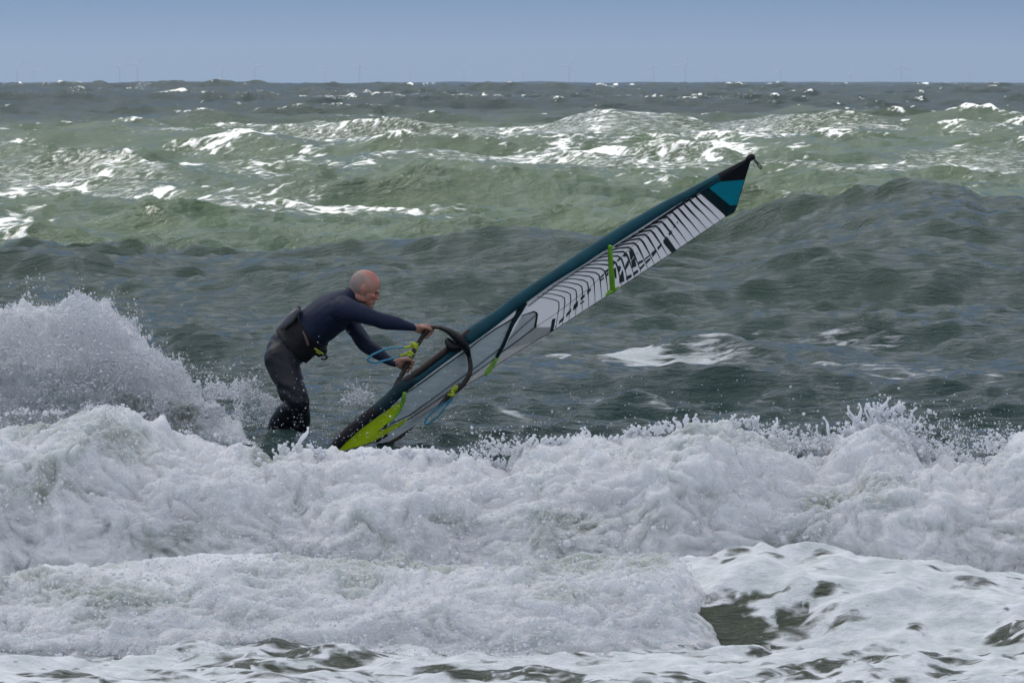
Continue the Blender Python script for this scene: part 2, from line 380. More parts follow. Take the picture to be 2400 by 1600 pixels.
    ff = np.where(d < 37.4, ff - .05 - .06 * sst(36.6, 35.6, d), ff)
    for (hx, hd, wx, wd, am) in [(1710, 38.12, 78, .20, .85), (1760, 37.85, 80, .14, .60), (1800, 37.62, 60, .10, .30), (1850, 38.36, 40, .07, .36), (1925, 38.3, 42, .09, .5), (1690, 37.95, 42, .2, .42), (1660, 38.2, 30, .3, .3),
                                 (2370, 37.8, 55, .12, .5), (2230, 37.2, 80, .10, .42), (2110, 37.15, 90, .08, .3), (2020, 37.0, 80, .06, .25), (1820, 36.4, 170, .12, .25), (1500, 37.15, 80, .08, .40), (1300, 37.1, 120, .10, .48),
                                 (1230, 35.9, 160, .25, .42), (1650, 36.05, 90, .10, .3), (2300, 36.3, 110, .12, .25), (2000, 35.75, 300, .2, .15),
                                 (690, 36.95, 130, .22, .60), (560, 36.5, 130, .2, .35), (900, 36.95, 70, .12, .5), (800, 36.2, 260, .2, .25), (1000, 36.35, 120, .3, .15)]:
        ff = ff - am * np.exp(-((px - hx) / wx) ** 2 - ((d - hd) / wd) ** 2)
    ff = ff + .30 * web * (ff < .62)
    fo = np.where(nearf > 0, fo * (1 - nearf) + ff * nearf, fo)
    fo = fo + .35 * (1 - sst(900, 1300, d) * 0) * sst(2.3, 3.6, jac) * farness
    z = z + .05 * sst(.6, 1.0, fo) * farness * (1 + 1.2 * fbm(x * 2.5, d * .6, 3 + 0 * x, 2))
    return x + ox, d + oy, z, np.clip(fo, 0, 1.2), np.clip(stk * (1 - nearf), 0, 1)

def build_water():
    ds = [-40., -20, 0, 10, 16, 22, 27, 30, 32, 33]
    d = 33.6
    while d < 8200:
        ds.append(d)
        d += .16 if d < 35.2 else (.028 if d < 39.2 else (.05 if d < 43.4 else (.05 if d < 50 else (d * .0019 if d < 1200 else d * .006))))
    ds = np.array(ds)
    cu = np.linspace(-1, 1, 1100); side = np.array([1.02, 1.06, 1.12, 1.2, 1.35, 1.6, 2, 2.6, 3.6, 5.5, 9])
    u = np.concatenate([-side[::-1], cu, side])
    D, U = np.meshgrid(ds, u, indexing='ij')
    X = U * (.086 * np.clip(D, 20, None) + .9)
    D = D.astype(np.float32); X = X.astype(np.float32)
    Xo, Yo, Z, fo, st = [np.empty_like(X) for _ in range(5)]
    for s in range(0, len(ds), 200):
        e = min(s + 200, len(ds))
        Xo[s:e], Yo[s:e], Z[s:e], fo[s:e], st[s:e] = sea_fields(X[s:e].astype(np.float64), D[s:e].astype(np.float64))
    Z = Z - (D * D) / (2 * 6371000.)                           # the curve of the earth
    Z[:8] = Z[8]
    V = np.stack([Xo, Yo, Z], -1).reshape(-1, 3)
    me = np_mesh("water", V, grid_faces(len(ds), len(u)))
    attr(me, "foam", fo); attr(me, "streak", st)
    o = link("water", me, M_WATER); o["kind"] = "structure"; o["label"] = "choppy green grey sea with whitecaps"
    return o
build_water()

# ------------------------------------------------------------------ turbulent foam of the two breakers
CREST1 = [(-500, 1000), (-300, 975), (0, 962), (150, 958), (240, 945), (285, 950), (340, 975), (400, 1000), (475, 1006), (530, 1014), (600, 1036), (640, 1062), (660, 1036), (685, 1028), (720, 1025), (750, 1045),
          (800, 1062), (827, 1053), (876, 1043), (1007, 1043), (1045, 1053), (1118, 1045), (1152, 1068), (1198, 1080), (1210, 1049), (1244, 1026), (1328, 1030), (1374, 1007), (1386, 1034),
          (1412, 1022), (1450, 1026), (1470, 1007), (1546, 996), (1596, 980), (1631, 978), (1661, 990), (1700, 996), (1716, 987), (1763, 977), (1790, 997), (1818, 1017), (1845, 1021),
          (1865, 1058), (1882, 1045), (1926, 1058), (1964, 1018), (2008, 990), (2076, 985), (2130, 1007), (2151, 1048), (2178, 1062), (2219, 1055), (2277, 1072), (2324, 1079), (2358, 1048),
          (2379, 1018), (2420, 1012), (2600, 1030), (2900, 1000)]
CREST1 = [(a, b + (16 if 640 < a < 1200 else 6)) for a, b in CREST1]
BOT1 = [(-500, 1350), (0, 1350), (2900, 1350)]
CREST2 = [(-500, 1350), (0, 1345), (100, 1330), (200, 1338), (290, 1318), (350, 1310), (480, 1298), (640, 1288), (720, 1292), (800, 1300), (1000, 1312), (1150, 1308), (1240, 1306), (1310, 1304), (1380, 1288), (1450, 1284), (1540, 1290), (1590, 1298), (1630, 1325), (1655, 1375), (1680, 1440), (1710, 1510), (1750, 1600)]
def foam_sheet(name, crest, x0, x1, nx, dc, depth, zb, nv, amp, seed, crest_noise, label, thinf):
    xs = np.linspace(x0, x1, nx); th = np.concatenate([np.linspace(-.9, -.05, nv // 6), np.linspace(0, 1.72, nv)])
    T, X = np.meshgrid(th, xs, indexing='ij')
    px = colx(xs, dc)
    zc = zrow_a(np.interp(px, [c[0] for c in crest], [c[1] for c in crest]), dc)
    wav = .28 * pn(xs * .5, seed, 0 * xs) + .12 * pn(xs * 1.6, seed + 3, 0 * xs)
    zc_s = np.convolve(np.pad(zc, 40, mode='edge'), np.ones(81) / 81, 'valid')
    up = np.exp(-(np.clip(T, 0, None) / .28) ** 2)
    ZC = zc_s[None, :] + (zc - zc_s)[None, :] * up
    Y = dc + wav[None, :] - depth * np.sin(T) * np.where(T < 0, .55, 1)
    Z = zb + (ZC - zb) * np.cos(np.clip(T, -1.2, 1.9)) ** np.where(np.cos(T) > 0, .8, 1.0) if False else zb + (ZC - zb) * np.sign(np.cos(T)) * np.abs(np.cos(T)) ** .85
    ny = -np.sin(T) * .9; nz = np.cos(T)
    ln = np.hypot(ny, nz); ny /= ln; nz /= ln
    e = 0; 
    # billows: rounded lumps at several sizes, warped
    wx = .10 * pn(X * 3, Y * 3, Z * 3 + seed); wz = .10 * pn(X * 3 + 40, Y * 3, Z * 3)
    for k, (s, a) in enumerate([(1.5, .36), (3.4, .20), (7.5, .11), (15, .062), (31, .038), (62, .021), (120, .010)]):
        n = pn((X + wx) * s + 31 * k, Y * s + seed, (Z + wz) * s * (1.15 if k < 3 else 1))
        if k in (2, 4): n = np.abs(n) * 1.5 - .42       # rounded puffs
        e = e + a * n
    e = (e - e.mean()) * amp - .065
    lim = np.where(T < .25, .45 + .55 * sst(0, .25, T), 1)
    e = e * lim
    # fingers thrown up along the crest
    spk = np.clip(pn(xs * 9, seed + 8, 0 * xs), 0, 1) ** 2 * .9 + np.clip(pn(xs * 26, seed + 9, 0 * xs), 0, 1) ** 2 * .45
    fing = crest_noise * spk[None, :] * np.exp(-(T / .16) ** 2)
    # fingers down the face throw forward and up too
    f2 = np.clip(pn(X * 7 + 3, Y * 4, Z * 9 + seed), 0, 1) ** 3 * .22 * sst(.3, .8, T)
    sx = .05 * pn(X * 6, Z * 6 + 7, Y * 6) + .02 * pn(X * 20, Z * 20 + 7, Y * 20)
    V = np.stack([X + sx * amp * 2, Y + ny * (e + f2 * .8), Z + nz * e + fing + f2 * .35], -1)
    thin = thinf(colx(X, dc), T, X, Z)
    me = np_mesh(name, V.reshape(-1, 3), grid_faces(len(th), nx))
    attr(me, "thin", thin)
    o = link(name, me, M_FOAM); setp(o, label=label, kind="stuff")
    return o
def thin1(px, T, X, Z):
    v = .55 * fbm(X * 1.3, T * 2.2, 3 + 0 * X, 3) + .1
    v = v + .55 * np.exp(-((px - 80) / 110) ** 2 - ((T - .0) / .3) ** 2) + .5 * np.exp(-((px - 330) / 160) ** 2 - ((T - .35) / .3) ** 2)
    v = v + .9 * np.exp(-((px - 628) / 38) ** 2 - ((T - .1) / .35) ** 2) + .28 * np.exp(-((px - 1500) / 260) ** 2 - ((T - .4) / .35) ** 2) + .2 * np.exp(-((px - 640) / 200) ** 2 - ((T - 1.3) / .2) ** 2)
    return v
def thin2(px, T, X, Z):
    v = .5 * fbm(X * 1.6, T * 2.0, 13 + 0 * X, 3) + .12
    return v + .75 * np.exp(-((T - .15) / .33) ** 2) * sst(560, 700, px) * (1 - sst(1560, 1620, px)) + .5 * np.exp(-((px - 250) / 300) ** 2 - ((T - .6) / .35) ** 2) - .25 * sst(1.1, 1.5, T)
foam_sheet("sea_foam", CREST1, -4.6, 4.9, 1900, 42.7, .95, -.62, 300, .42, 2.2, .11, "tall white breaker of churned foam in front of the surfer", thin1)
foam_sheet("sea_foam", CREST2, -4.4, 1.35, 1250, 38.9, 1.25, -.77, 260, .36, 8.9, .04, "lower white breaker of foam nearest the viewer on the left", thin2)

# ------------------------------------------------------------------ spray
OCT = np.array([(1, 0, 0), (-1, 0, 0), (0, 1, 0), (0, -1, 0), (0, 0, 1), (0, 0, -1)], float)
OF = np.array([(0, 2, 4), (2, 1, 4), (1, 3, 4), (3, 0, 4), (2, 0, 5), (1, 2, 5), (3, 1, 5), (0, 3, 5)])
def droplets(name, pts, rad, label, elong=None):
    n = len(pts)
    S = np.repeat(rad[:, None], 3, 1) * rng.uniform(.7, 1.35, (n, 3))
    if elong is not None: S = S * elong
    A = rng.uniform(0, 6.28, n); ca, sa = np.cos(A), np.sin(A)
    L = OCT[None] * S[:, None]
    x = L[..., 0] * ca[:, None] - L[..., 2] * sa[:, None]; z = L[..., 0] * sa[:, None] + L[..., 2] * ca[:, None]
    V = np.stack([x, L[..., 1], z], -1) + pts[:, None]
    Fc = OF[None] + 6 * np.arange(n)[:, None, None]
    me = np_mesh(name, V.reshape(-1, 3), Fc.reshape(-1, 3))
    o = link(name, me, M_DROP); setp(o, label=label, kind="stuff"); return o
def pxpts(px, py, d):
    X = (px - 1200) / F; Z = -(py - 800) / F; c, s = math.cos(PITCH), math.sin(PITCH)
    dy = c + Z * s; return np.stack([X / dy * d, d + 0 * px, H + (Z * c - s) / dy * d], -1)

# burst on the left
PT = ([-500, -250, 0, 100, 200, 255, 320, 360, 400, 440, 470, 560, 610, 650], [800, 720, 700, 697, 690, 706, 760, 800, 840, 880, 900, 895, 915, 950])
def plume():
    n = 110000
    px = rng.uniform(-420, 660, n)
    top = np.interp(px, *PT) + 26 * pn(px * .02, 1.1, 0 * px) + 16 * pn(px * .07, 4.1, 0 * px)
    v = rng.power(1.0, n)
    low = 1000
    py = top + (low - top) * (v ** 1.0) - np.abs(rng.normal(0, 26, n)) * (rng.random(n) < .2)
    d = 44.35 + rng.normal(0, .20, n)
    d = d + 1.5 * sst(530, 600, px)
    dens = fbm(px * .014, py * .014, d * 1.0, 5, .62)
    grad = sst(0, 160, py - top)
    right = sst(430, 480, px)
    keep = rng.random(n) < np.clip(.42 + .3 * grad - .35 * sst(90, 220, py - top) + dens * 1.3, 0, 1)
    keep &= ~((px > 280) & (py > 935) & (dens < .1) & (rng.random(n) < .8))
    px, py, d = px[keep], py[keep], d[keep]
    r = np.exp(rng.normal(math.log(.0029), .5, len(px)))
    pts = pxpts(px, py, d)
    droplets("spray", pts, r, "burst of white spray thrown up at the left edge", elong=np.array([1, 1, 1.25]))
plume()
def plume_core():
    nu, nv = 620, 330
    pxs = np.linspace(-420, 606, nu); v = np.linspace(0, 1, nv)
    Vv, PX = np.meshgrid(v, pxs, indexing='ij')
    top = np.interp(PX, *PT) + 18 * pn(PX * .02, 1.1, 0 * PX)
    top = top + np.interp(PX, [-400, 300, 440, 480, 600], [38, 30, 18, 8, 5])
    top = top + np.interp(PX, [455, 606], [0, 150]) + 22 * pn(PX * .045, 6.6, 0 * PX) * sst(430, 480, PX)
    ang = Vv * 2.0 - .35                                       # over the top and down the front
    row = top + (1040 - top) * (1 - np.cos(np.clip(ang, 0, 2)) ) 
    depth = 44.75 - .42 * np.sin(ang)
    P3 = pxpts(PX, row, depth)
    x, y, z = P3[..., 0], P3[..., 1], P3[..., 2]
    e = .10 * pn(x * 3, y * 3, z * 3) + .06 * pn(x * 6, y * 6, z * 6) + .04 * pn(x * 13, y * 13, z * 13) + .025 * pn(x * 28, y * 28, z * 28) + .022 * pn(x * 60, y * 60, z * 60) + .014 * pn(x * 120, y * 120, z * 120)
    e = e * np.interp(PX, [-400, 430, 480], [1, 1, .55])
    P3[..., 1] -= e * np.sin(np.clip(ang, .2, 1.5)); P3[..., 2] += e * np.cos(ang) * .9
    me = np_mesh("sea_foam", P3.reshape(-1, 3), grid_faces(nv, nu))
    attr(me, "thin", .12 + .45 * fbm(x * 1.5, y, z * 2, 3) + .7 * np.exp(-((PX - 330) / 70) ** 2 - ((row - 950) / 28) ** 2) + .7 * np.exp(-((PX - 440) / 40) ** 2 - ((row - 985) / 30) ** 2))
    o = link("sea_foam", me, M_FOAM); setp(o, label="white dome of foam under the burst of spray at left", kind="stuff")
plume_core()
def crest_spray():
    P_, R_ = [], []
    def cl(n, px, py, d, r, rs=.5):
        P_.append(pxpts(px, py, d)); R_.append(np.exp(rng.normal(math.log(r), rs, n)))
    cx = [c[0] for c in CREST1]; cy = [c[1] for c in CREST1]
    n = 8000; px = rng.uniform(-250, 2700, n); px = px[rng.random(n) < np.clip(pn(px * .02, 3.3, 0 * px) * 1.5 + .25, .05, 1)]; n = len(px); cl(n, px, np.interp(px, cx, cy) - np.abs(rng.normal(0, 9, n)) + 4, 42.7 + rng.normal(0, .15, n), .0034)
    # big splash on the right
    n = 2400; px = rng.normal(2085, 58, n); py = 1045 - np.abs(rng.normal(0, 42, n)) + .25 * np.abs(px - 2060); cl(n, px, py, 42.7 + rng.normal(0, .2, n), .0045, .75)
    n = 900; px = rng.normal(1890, 45, n); py = 1052 - np.abs(rng.normal(0, 20, n)); cl(n, px, py, 42.7 + rng.normal(0, .12, n), .006, .5)
    n = 900; px = rng.normal(2210, 60, n); py = 1060 - np.abs(rng.normal(0, 45, n)); cl(n, px, py, 42.7 + rng.normal(0, .2, n), .0035, .5)
    n = 500; px = rng.normal(2350, 30, n); py = 1062 - np.abs(rng.normal(0, 25, n)); cl(n, px, py, 42.7 + rng.normal(0, .2, n), .005, .5)
    n = 350; px = rng.normal(1170, 35, n); py = 1066 - np.abs(rng.normal(0, 22, n)); cl(n, px, py, 42.7 + rng.normal(0, .1, n), .0055, .5)
    # fine drops in the air round the surfer and rig
    n = 900; px = rng.uniform(430, 1150, n); py = 1040 - np.abs(rng.normal(0, 85, n)); cl(n, px, py, 44.0 + rng.normal(0, .6, n), .0024, .40)
    n = 700; px = rng.normal(838, 16, n); py = 952 - np.abs(rng.normal(0, 22, n)); cl(n, px, py, 45.6 + rng.normal(0, .1, n), .0042, .5)
    n = 500; px = rng.uniform(1150, 2400, n); py = 1030 - np.abs(rng.normal(0, 60, n)); cl(n, px, py, 43.6 + rng.normal(0, .6, n), .0028, .45)
    # bubbles bursting over both faces
    n = 12000; px = rng.uniform(-100, 2500, n); t = rng.random(n); py = np.interp(px, cx, cy) + 250 * t; cl(n, px, py, 42.72 - .95 * np.sqrt(np.clip(t, .03, 1)) - .12, .0030, .6)
    n = 9000; px = rng.uniform(-100, 1620, n); t = rng.random(n); c2x = [c[0] for c in CREST2]; c2y = [c[1] for c in CREST2]; py = np.interp(px, c2x, c2y) + 225 * t; cl(n, px, py, 38.8 - 1.25 * np.sqrt(np.clip(t, .03, 1)) - .10, .0030, .6)
    n = 900; px = rng.uniform(400, 1250, n); py = rng.normal(1535, 14, n); cl(n, px, py, 37.2 + rng.normal(0, .1, n), .0055, .4)
    droplets("spray", np.concatenate(P_), np.concatenate(R_), "droplets flying over the breaker crest around surfer and sail")
crest_spray()
# ragged tongues and threads of water thrown off the crest
def tongues():
    V, Q = [], []
    def tube(pts, rad):
        n = len(pts); k = 6; b0 = len(V)
        for i, p in enumerate(pts):
            tdir = (pts[min(i + 1, n - 1)] - pts[max(i - 1, 0)]).normalized()
            a = tdir.cross(Vector((0, 1, 0))).normalized(); b = tdir.cross(a)
            for j in range(k):
                f = 2 * math.pi * j / k; V.append(p + (a * math.cos(f) + b * math.sin(f)) * rad[i])
        for i in range(n - 1):
            for j in range(k):
                Q.append((b0 + i * k + j, b0 + i * k + (j + 1) % k, b0 + (i + 1) * k + (j + 1) % k, b0 + (i + 1) * k + j))
    cx = [c[0] for c in CREST1]; cy = [c[1] for c in CREST1]
    def throw(px, hgt, lean, r0, d=42.65):
        row = np.interp(px, cx, cy) + 14; pts = []; rad = []
        n = 9
        for i in range(n):
            t = i / (n - 1)
            pts.append(P(px + lean * t + 4 * math.sin(t * 7 + px) , row - (hgt + 14) * (t ** .8) , d + .02 * math.sin(px + t * 5)))
            rad.append(r0 * (1 - t) ** .8 * (1 + .35 * math.sin(9 * t + px)) + .0025 + (.006 if i == n - 1 else 0))
        tube(pts, rad)
    for i in range(210):
        px = random.uniform(640, 2450)
        throw(px, random.uniform(2, 14), random.uniform(-14, 14), random.uniform(.004, .018))
    for i in range(30):
        px = random.gauss(2065, 55)
        throw(px, random.uniform(15, 60), random.uniform(-40, 40), random.uniform(.005, .013))
    for (px, h, l) in [(700, 42, 22), (1716, 22, 4), (1812, 40, 8), (2010, 45, -22), (2050, 62, 30), (2110, 50, 40), (1380, 26, -6), (1240, 16, 10), (1178, 20, 3), (1150, 22, -4)]:
        throw(px, h, l, .016)
    me = bpy.data.meshes.new("spray"); me.from_pydata([tuple(v) for v in V], [], Q)
    for p in me.polygons: p.use_smooth = True
    o = link("spray", me, M_DROP); setp(o, label="white tongues and threads of water leaping from the breaker crest", kind="stuff")
tongues()

# ------------------------------------------------------------------ shapes joined into one continuous surface
def catmull(pts, n):
    pts = [np.array(p, float) for p in pts]; out = []
    ext = [2 * pts[0] - pts[1]] + pts + [2 * pts[-1] - pts[-2]]
    for i in range(1, len(ext) - 2):
        p0, p1, p2, p3 = ext[i - 1:i + 3]
        for k in range(n):
            t = k / n
            out.append(.5 * ((2 * p1) + (p2 - p0) * t + (2 * p0 - 5 * p1 + 4 * p2 - p3) * t * t + (3 * p1 - p0 - 3 * p2 + p3) * t ** 3))
    out.append(pts[-1]); return out
def tube_np(pts, ra, rb=None, k=14, aref=(0, 1, 0), caps=True, sub=4):
    """swept tube. ra radius in the picture-plane direction, rb radius along aref"""
    rb = ra if rb is None else rb
    rows = catmull([(*p, a, b) for p, a, b in zip(pts, ra, rb)], sub) if sub > 1 else [np.array((*p, a, b), float) for p, a, b in zip(pts, ra, rb)]
    n = len(rows); V = []; Fc = []
    def frame(i):
        t = rows[min(i + 1, n - 1)][:3] - rows[max(i - 1, 0)][:3]; t /= np.linalg.norm(t) + 1e-12
        a = np.array(aref, float); a = a - t * a.dot(t)
        if np.linalg.norm(a) < .05: a = np.array((1., 0, 0)) - t * t[0]
        a /= np.linalg.norm(a); return t, a, np.cross(t, a)
    rings = []
    def ring(c, a, b, ra_, rb_):
        base = len(V)
        for j in range(k):
            f = 2 * math.pi * j / k; V.append(c + a * rb_ * math.sin(f) + b * ra_ * math.cos(f))
        rings.append(base)
    t, a, b = frame(0); r = rows[0]
    if caps:
        for q in (75, 50, 25):
            ring(r[:3] - t * min(r[3], r[4]) * math.sin(math.radians(q)), a, b, r[3] * math.cos(math.radians(q)), r[4] * math.cos(math.radians(q)))
    for i in range(n):
        t, a, b = frame(i); r = rows[i]; ring(r[:3], a, b, max(r[3], 1e-4), max(r[4], 1e-4))
    if caps:
        for q in (25, 50, 75):
            ring(r[:3] + t * min(r[3], r[4]) * math.sin(math.radians(q)), a, b, r[3] * math.cos(math.radians(q)), r[4] * math.cos(math.radians(q)))
    for r0, r1 in zip(rings[:-1], rings[1:]):
        for j in range(k): Fc.append((r0 + j, r0 + (j + 1) % k, r1 + (j + 1) % k, r1 + j))
    Fc.append(tuple(rings[0] + j for j in range(k))[::-1]); Fc.append(tuple(rings[-1] + j for j in range(k)))
    return [tuple(v) for v in V], Fc
def ell_np(c, ax, rad, nu=16, nv=10):
    V = []; Fc = []; c = np.array(c, float); ax = [np.array(a, float) for a in ax]
    for i in range(nv + 1):
        th = math.pi * (i + .0) / nv
        for j in range(nu):
            f = 2 * math.pi * j / nu
            s = max(math.sin(th), .02)
            V.append(tuple(c + ax[0] * rad[0] * s * math.cos(f) + ax[1] * rad[1] * math.cos(th) + ax[2] * rad[2] * s * math.sin(f)))
    for i in range(nv):
        for j in range(nu): Fc.append((i * nu + j, (i + 1) * nu + j, (i + 1) * nu + (j + 1) % nu, i * nu + (j + 1) % nu))
    Fc.append(tuple(range(nu))); Fc.append(tuple(nv * nu + j for j in range(nu))[::-1])
    return V, Fc
def join(prims):
    V, Fc = [], []
    for v, f in prims:
        b = len(V); V += v; Fc += [tuple(i + b for i in q) for q in f]
    return V, Fc
def mesh_py(name, V, Fc, smooth=True):
    me = bpy.data.meshes.new(name); me.from_pydata([tuple(v) for v in V], [], Fc)
    bm = bmesh.new(); bm.from_mesh(me); bmesh.ops.recalc_face_normals(bm, faces=bm.faces); bm.to_mesh(me); bm.free()
    for p in me.polygons: p.use_smooth = smooth
    return me
def fuse(name, prims, voxel, smooth=4, fac=.5):
    me = mesh_py("tmp", *join(prims)); o = bpy.data.objects.new("tmp", me); C.objects.link(o)
    m = o.modifiers.new("r", 'REMESH'); m.mode = 'VOXEL'; m.voxel_size = voxel; m.use_smooth_shade = True
    s = o.modifiers.new("s", 'SMOOTH'); s.factor = fac; s.iterations = smooth
    dg = bpy.context.evaluated_depsgraph_get(); r = bpy.data.meshes.new_from_object(o.evaluated_get(dg))
    bpy.data.objects.remove(o); r.name = name
    for p in r.polygons: p.use_smooth = True
    return r
def displace(me, fn):
    n = len(me.vertices); co = np.empty(n * 3, np.float32); me.vertices.foreach_get("co", co); co = co.reshape(-1, 3)
    no = np.empty(n * 3, np.float32); me.vertices.foreach_get("normal", no); no = no.reshape(-1, 3)
    co = co + no * fn(co[:, 0], co[:, 1], co[:, 2])[:, None]; me.vertices.foreach_set("co", co.ravel()); me.update()
    return co

# ------------------------------------------------------------------ the rig
def yd(px, py):
    rx, ry = px - 770, py - 1055
    al = (rx * 1000 - ry * 689) / 1.474e6
    pe = (rx * 689 + ry * 1000) / 1214.0
    return 45.0 + 1.1 * (al - .326) + .0026 * pe
def SP(px, py, toward=0.0):
    return P(px, py, yd(px, py) - toward)
rig = empty("windsurf_rig", P(770, 1060, yd(770, 1060)), label="windsurf sail with teal mast sleeve, black chevron print and lime battens", cat="windsurf rig")
M_TEAL = simple("teal_sleeve_cloth", (.004, .056, .076), .6, .25, .18, 9, .25, 260)
M_BLK = simple("black_sailcloth", (.007, .008, .010), .55, .2, .2, 30, .3, 200)
M_DTEAL = simple("dark_teal_cloth", (.005, .024, .032), .55, .2, .2, 30, .3, 200)
M_CYAN = simple("turquoise_film", (.0, .27, .36), .35, .5, .08, 8)
M_WHITE = simple("white_sail_film", (.90, .90, .91), .35, .5, .05, 12, .08, 30, transl=.55)
M_SCRIM = simple("pale_scrim_film", (.68, .68, .66), .4, .5, .10, 40, .2, 60, transl=.5)
M_LIME = simple("lime_sail_film", (.70, .84, .02), .35, .5, .10, 6, transl=.3)
M_GREEN = simple("green_batten_pocket", (.20, .46, .03), .45, .4, .25, 14, .4, 120)
M_INK = simple("printed_black_ink", (.014, .018, .022), .45, .4)
M_INK2 = simple("printed_dark_green_ink", (.030, .050, .055), .45, .4, .2, 40)
M_GREY = simple("thin_grey_seam", (.26, .26, .26), .5, .3)
def win_mat():
    m, t, b = newmat("clear_window_film")
    b.inputs["Base Color"].default_value = (.72, .77, .78, 1); b.inputs["Roughness"].default_value = .16
    n = noise_n(t, mapping(t, (4, 4, 14), rot=(0, -.6, 0)), 2.0, 4)
    bp = t.nodes.new("ShaderNodeBump"); bp.inputs["Strength"].default_value = .35; bp.inputs["Distance"].default_value = .02
    t.links.new(n, bp.inputs["Height"]); t.links.new(bp.outputs[0], b.inputs["Normal"])
    tr = t.nodes.new("ShaderNodeBsdfTransparent"); tr.inputs[0].default_value = (.8, .86, .86, 1)
    mx = t.nodes.new("ShaderNodeMixShader"); t.links.new(maprange(t, n, .3, .75, .68, .9), mx.inputs[0])
    t.links.new(tr.outputs[0], mx.inputs[1]); t.links.new(b.outputs[0], mx.inputs[2]); t.links.new(mx.outputs[0], t.nodes["Material Output"].inputs[0])
    return m
M_WIN = win_mat()

def plate(name, polys, lift, mat, parent, thick=.002, label=None):
    """flat cut panels lying in the sail surface (photo pixels), raised `lift` metres off it"""
    bm = bmesh.new()
    for poly in polys:
        f_ = [bm.verts.new(SP(x, y, lift)) for x, y in poly]; b_ = [bm.verts.new(SP(x, y, lift - thick)) for x, y in poly]
        n = len(poly); bm.faces.new(f_); bm.faces.new(b_[::-1])
        for i in range(n): bm.faces.new((f_[i], b_[i], b_[(i + 1) % n], f_[(i + 1) % n]))
    bmesh.ops.triangulate(bm, faces=[f for f in bm.faces if len(f.verts) > 4], quad_method='BEAUTY', ngon_method='EAR_CLIP')
    bmesh.ops.recalc_face_normals(bm, faces=bm.faces)
    me = bpy.data.meshes.new(name); bm.to_mesh(me); bm.free()
    o = link(name, me, mat, parent)
    if label: o["label"] = label
    return o
def ribbon(pts, ws):
    """polygon quads along a polyline (pixels) with widths in pixels"""
    out = []; n = len(pts)
    L, R = [], []
    for i in range(n):
        a = np.array(pts[max(i - 1, 0)], float); b = np.array(pts[min(i + 1, n - 1)], float); t = (b - a) / (np.linalg.norm(b - a) + 1e-9)
        w_ = ws[i] / 2 if hasattr(ws, '__len__') else ws / 2
        L.append((pts[i][0] - t[1] * w_, pts[i][1] + t[0] * w_)); R.append((pts[i][0] + t[1] * w_, pts[i][1] - t[0] * w_))
    for i in range(n - 1): out.append([L[i], L[i + 1], R[i + 1], R[i]])
    return out

OUT = [(764, 1052), (790, 1017), (826, 986), (880, 941), (929, 898), (966, 873), (1020, 832), (1075, 786), (1100, 765), (1160, 727), (1213, 686), (1290, 637), (1363, 588), (1452, 533), (1528, 490), (1605, 450), (1682, 407), (1761, 366)]
INN = [(788, 1062), (822, 1028), (868, 990), (938, 938), (960, 913), (985, 893), (1040, 851), (1088, 817), (1118, 796), (1164, 762), (1222, 716), (1300, 661), (1418, 588), (1508, 530), (1584, 481), (1642, 448), (1700, 420), (1762, 374)]
inx = [p[0] for p in INN]; iny = [p[1] for p in INN]
otx = [p[0] for p in OUT]; oty = [p[1] for p in OUT]
def sleeve(name, ts, mat, grow=0.0, cut=None, label=None):
    """round luff tube following the bent mast; ts = stations 0..1 along OUT/INN"""
    s = np.linspace(0, 1, len(OUT)); pts = []; ra = []; rb = []
    for t in ts:
        o_ = np.array([np.interp(t, s, otx), np.interp(t, s, oty)]); i_ = np.array([np.interp(t, s, inx), np.interp(t, s, iny)])
        if cut is not None:
            o_ = o_ + (i_ - o_) * np.interp(t, cut[0], cut[1])
        c = (o_ + i_) / 2; d = yd(*i_) - .01
        r = abs((i_ - o_) @ np.array((.567, .824))) / 2 / F * d
        pts.append(P(c[0], c[1], d)); ra.append(r + grow); rb.append(min(r * .8, .052) + grow)
    V, Fc = tube_np(pts, ra, rb, k=22, sub=2)
    me = mesh_py(name, V, Fc); o = link(name, me, mat, rig)
    if label: o["label"] = label
    return o
S = lambda a, b, n=10: list(np.linspace(a, b, n))
sleeve("luff_sleeve", S(.0, .15, 5), M_BLK, label="worn black boot at the foot of the mast sleeve")
sleeve("luff_sleeve", S(.15, .275, 7), M_DTEAL)
sleeve("luff_sleeve", [.275, .285, .30, .34, .38, .415, .428, .44], M_TEAL, cut=([.275, .29, .425, .44], [0, .42, .40, .0]))
sleeve("luff_sleeve", S(.44, .935, 26), M_TEAL)
sleeve("luff_sleeve", S(.935, 1.0, 6), M_BLK, label="black tip of the mast sleeve")
# bare mast in the sleeve opening
s_ = np.linspace(0, 1, len(OUT)); mp_ = []
for t in S(.262, .455, 10):
    o_ = np.array([np.interp(t, s_, otx), np.interp(t, s_, oty)]); i_ = np.array([np.interp(t, s_, inx), np.interp(t, s_, iny)])
    c = o_ + (i_ - o_) * .24; mp_.append(P(c[0], c[1], yd(*i_) - .02))
M_MAST = simple("dark_brown_mast", (.022, .014, .012), .45, .3, .3, 25)
link("mast", mesh_py("mast", *tube_np(mp_, [.022] * len(mp_), k=14)), M_MAST, rig)
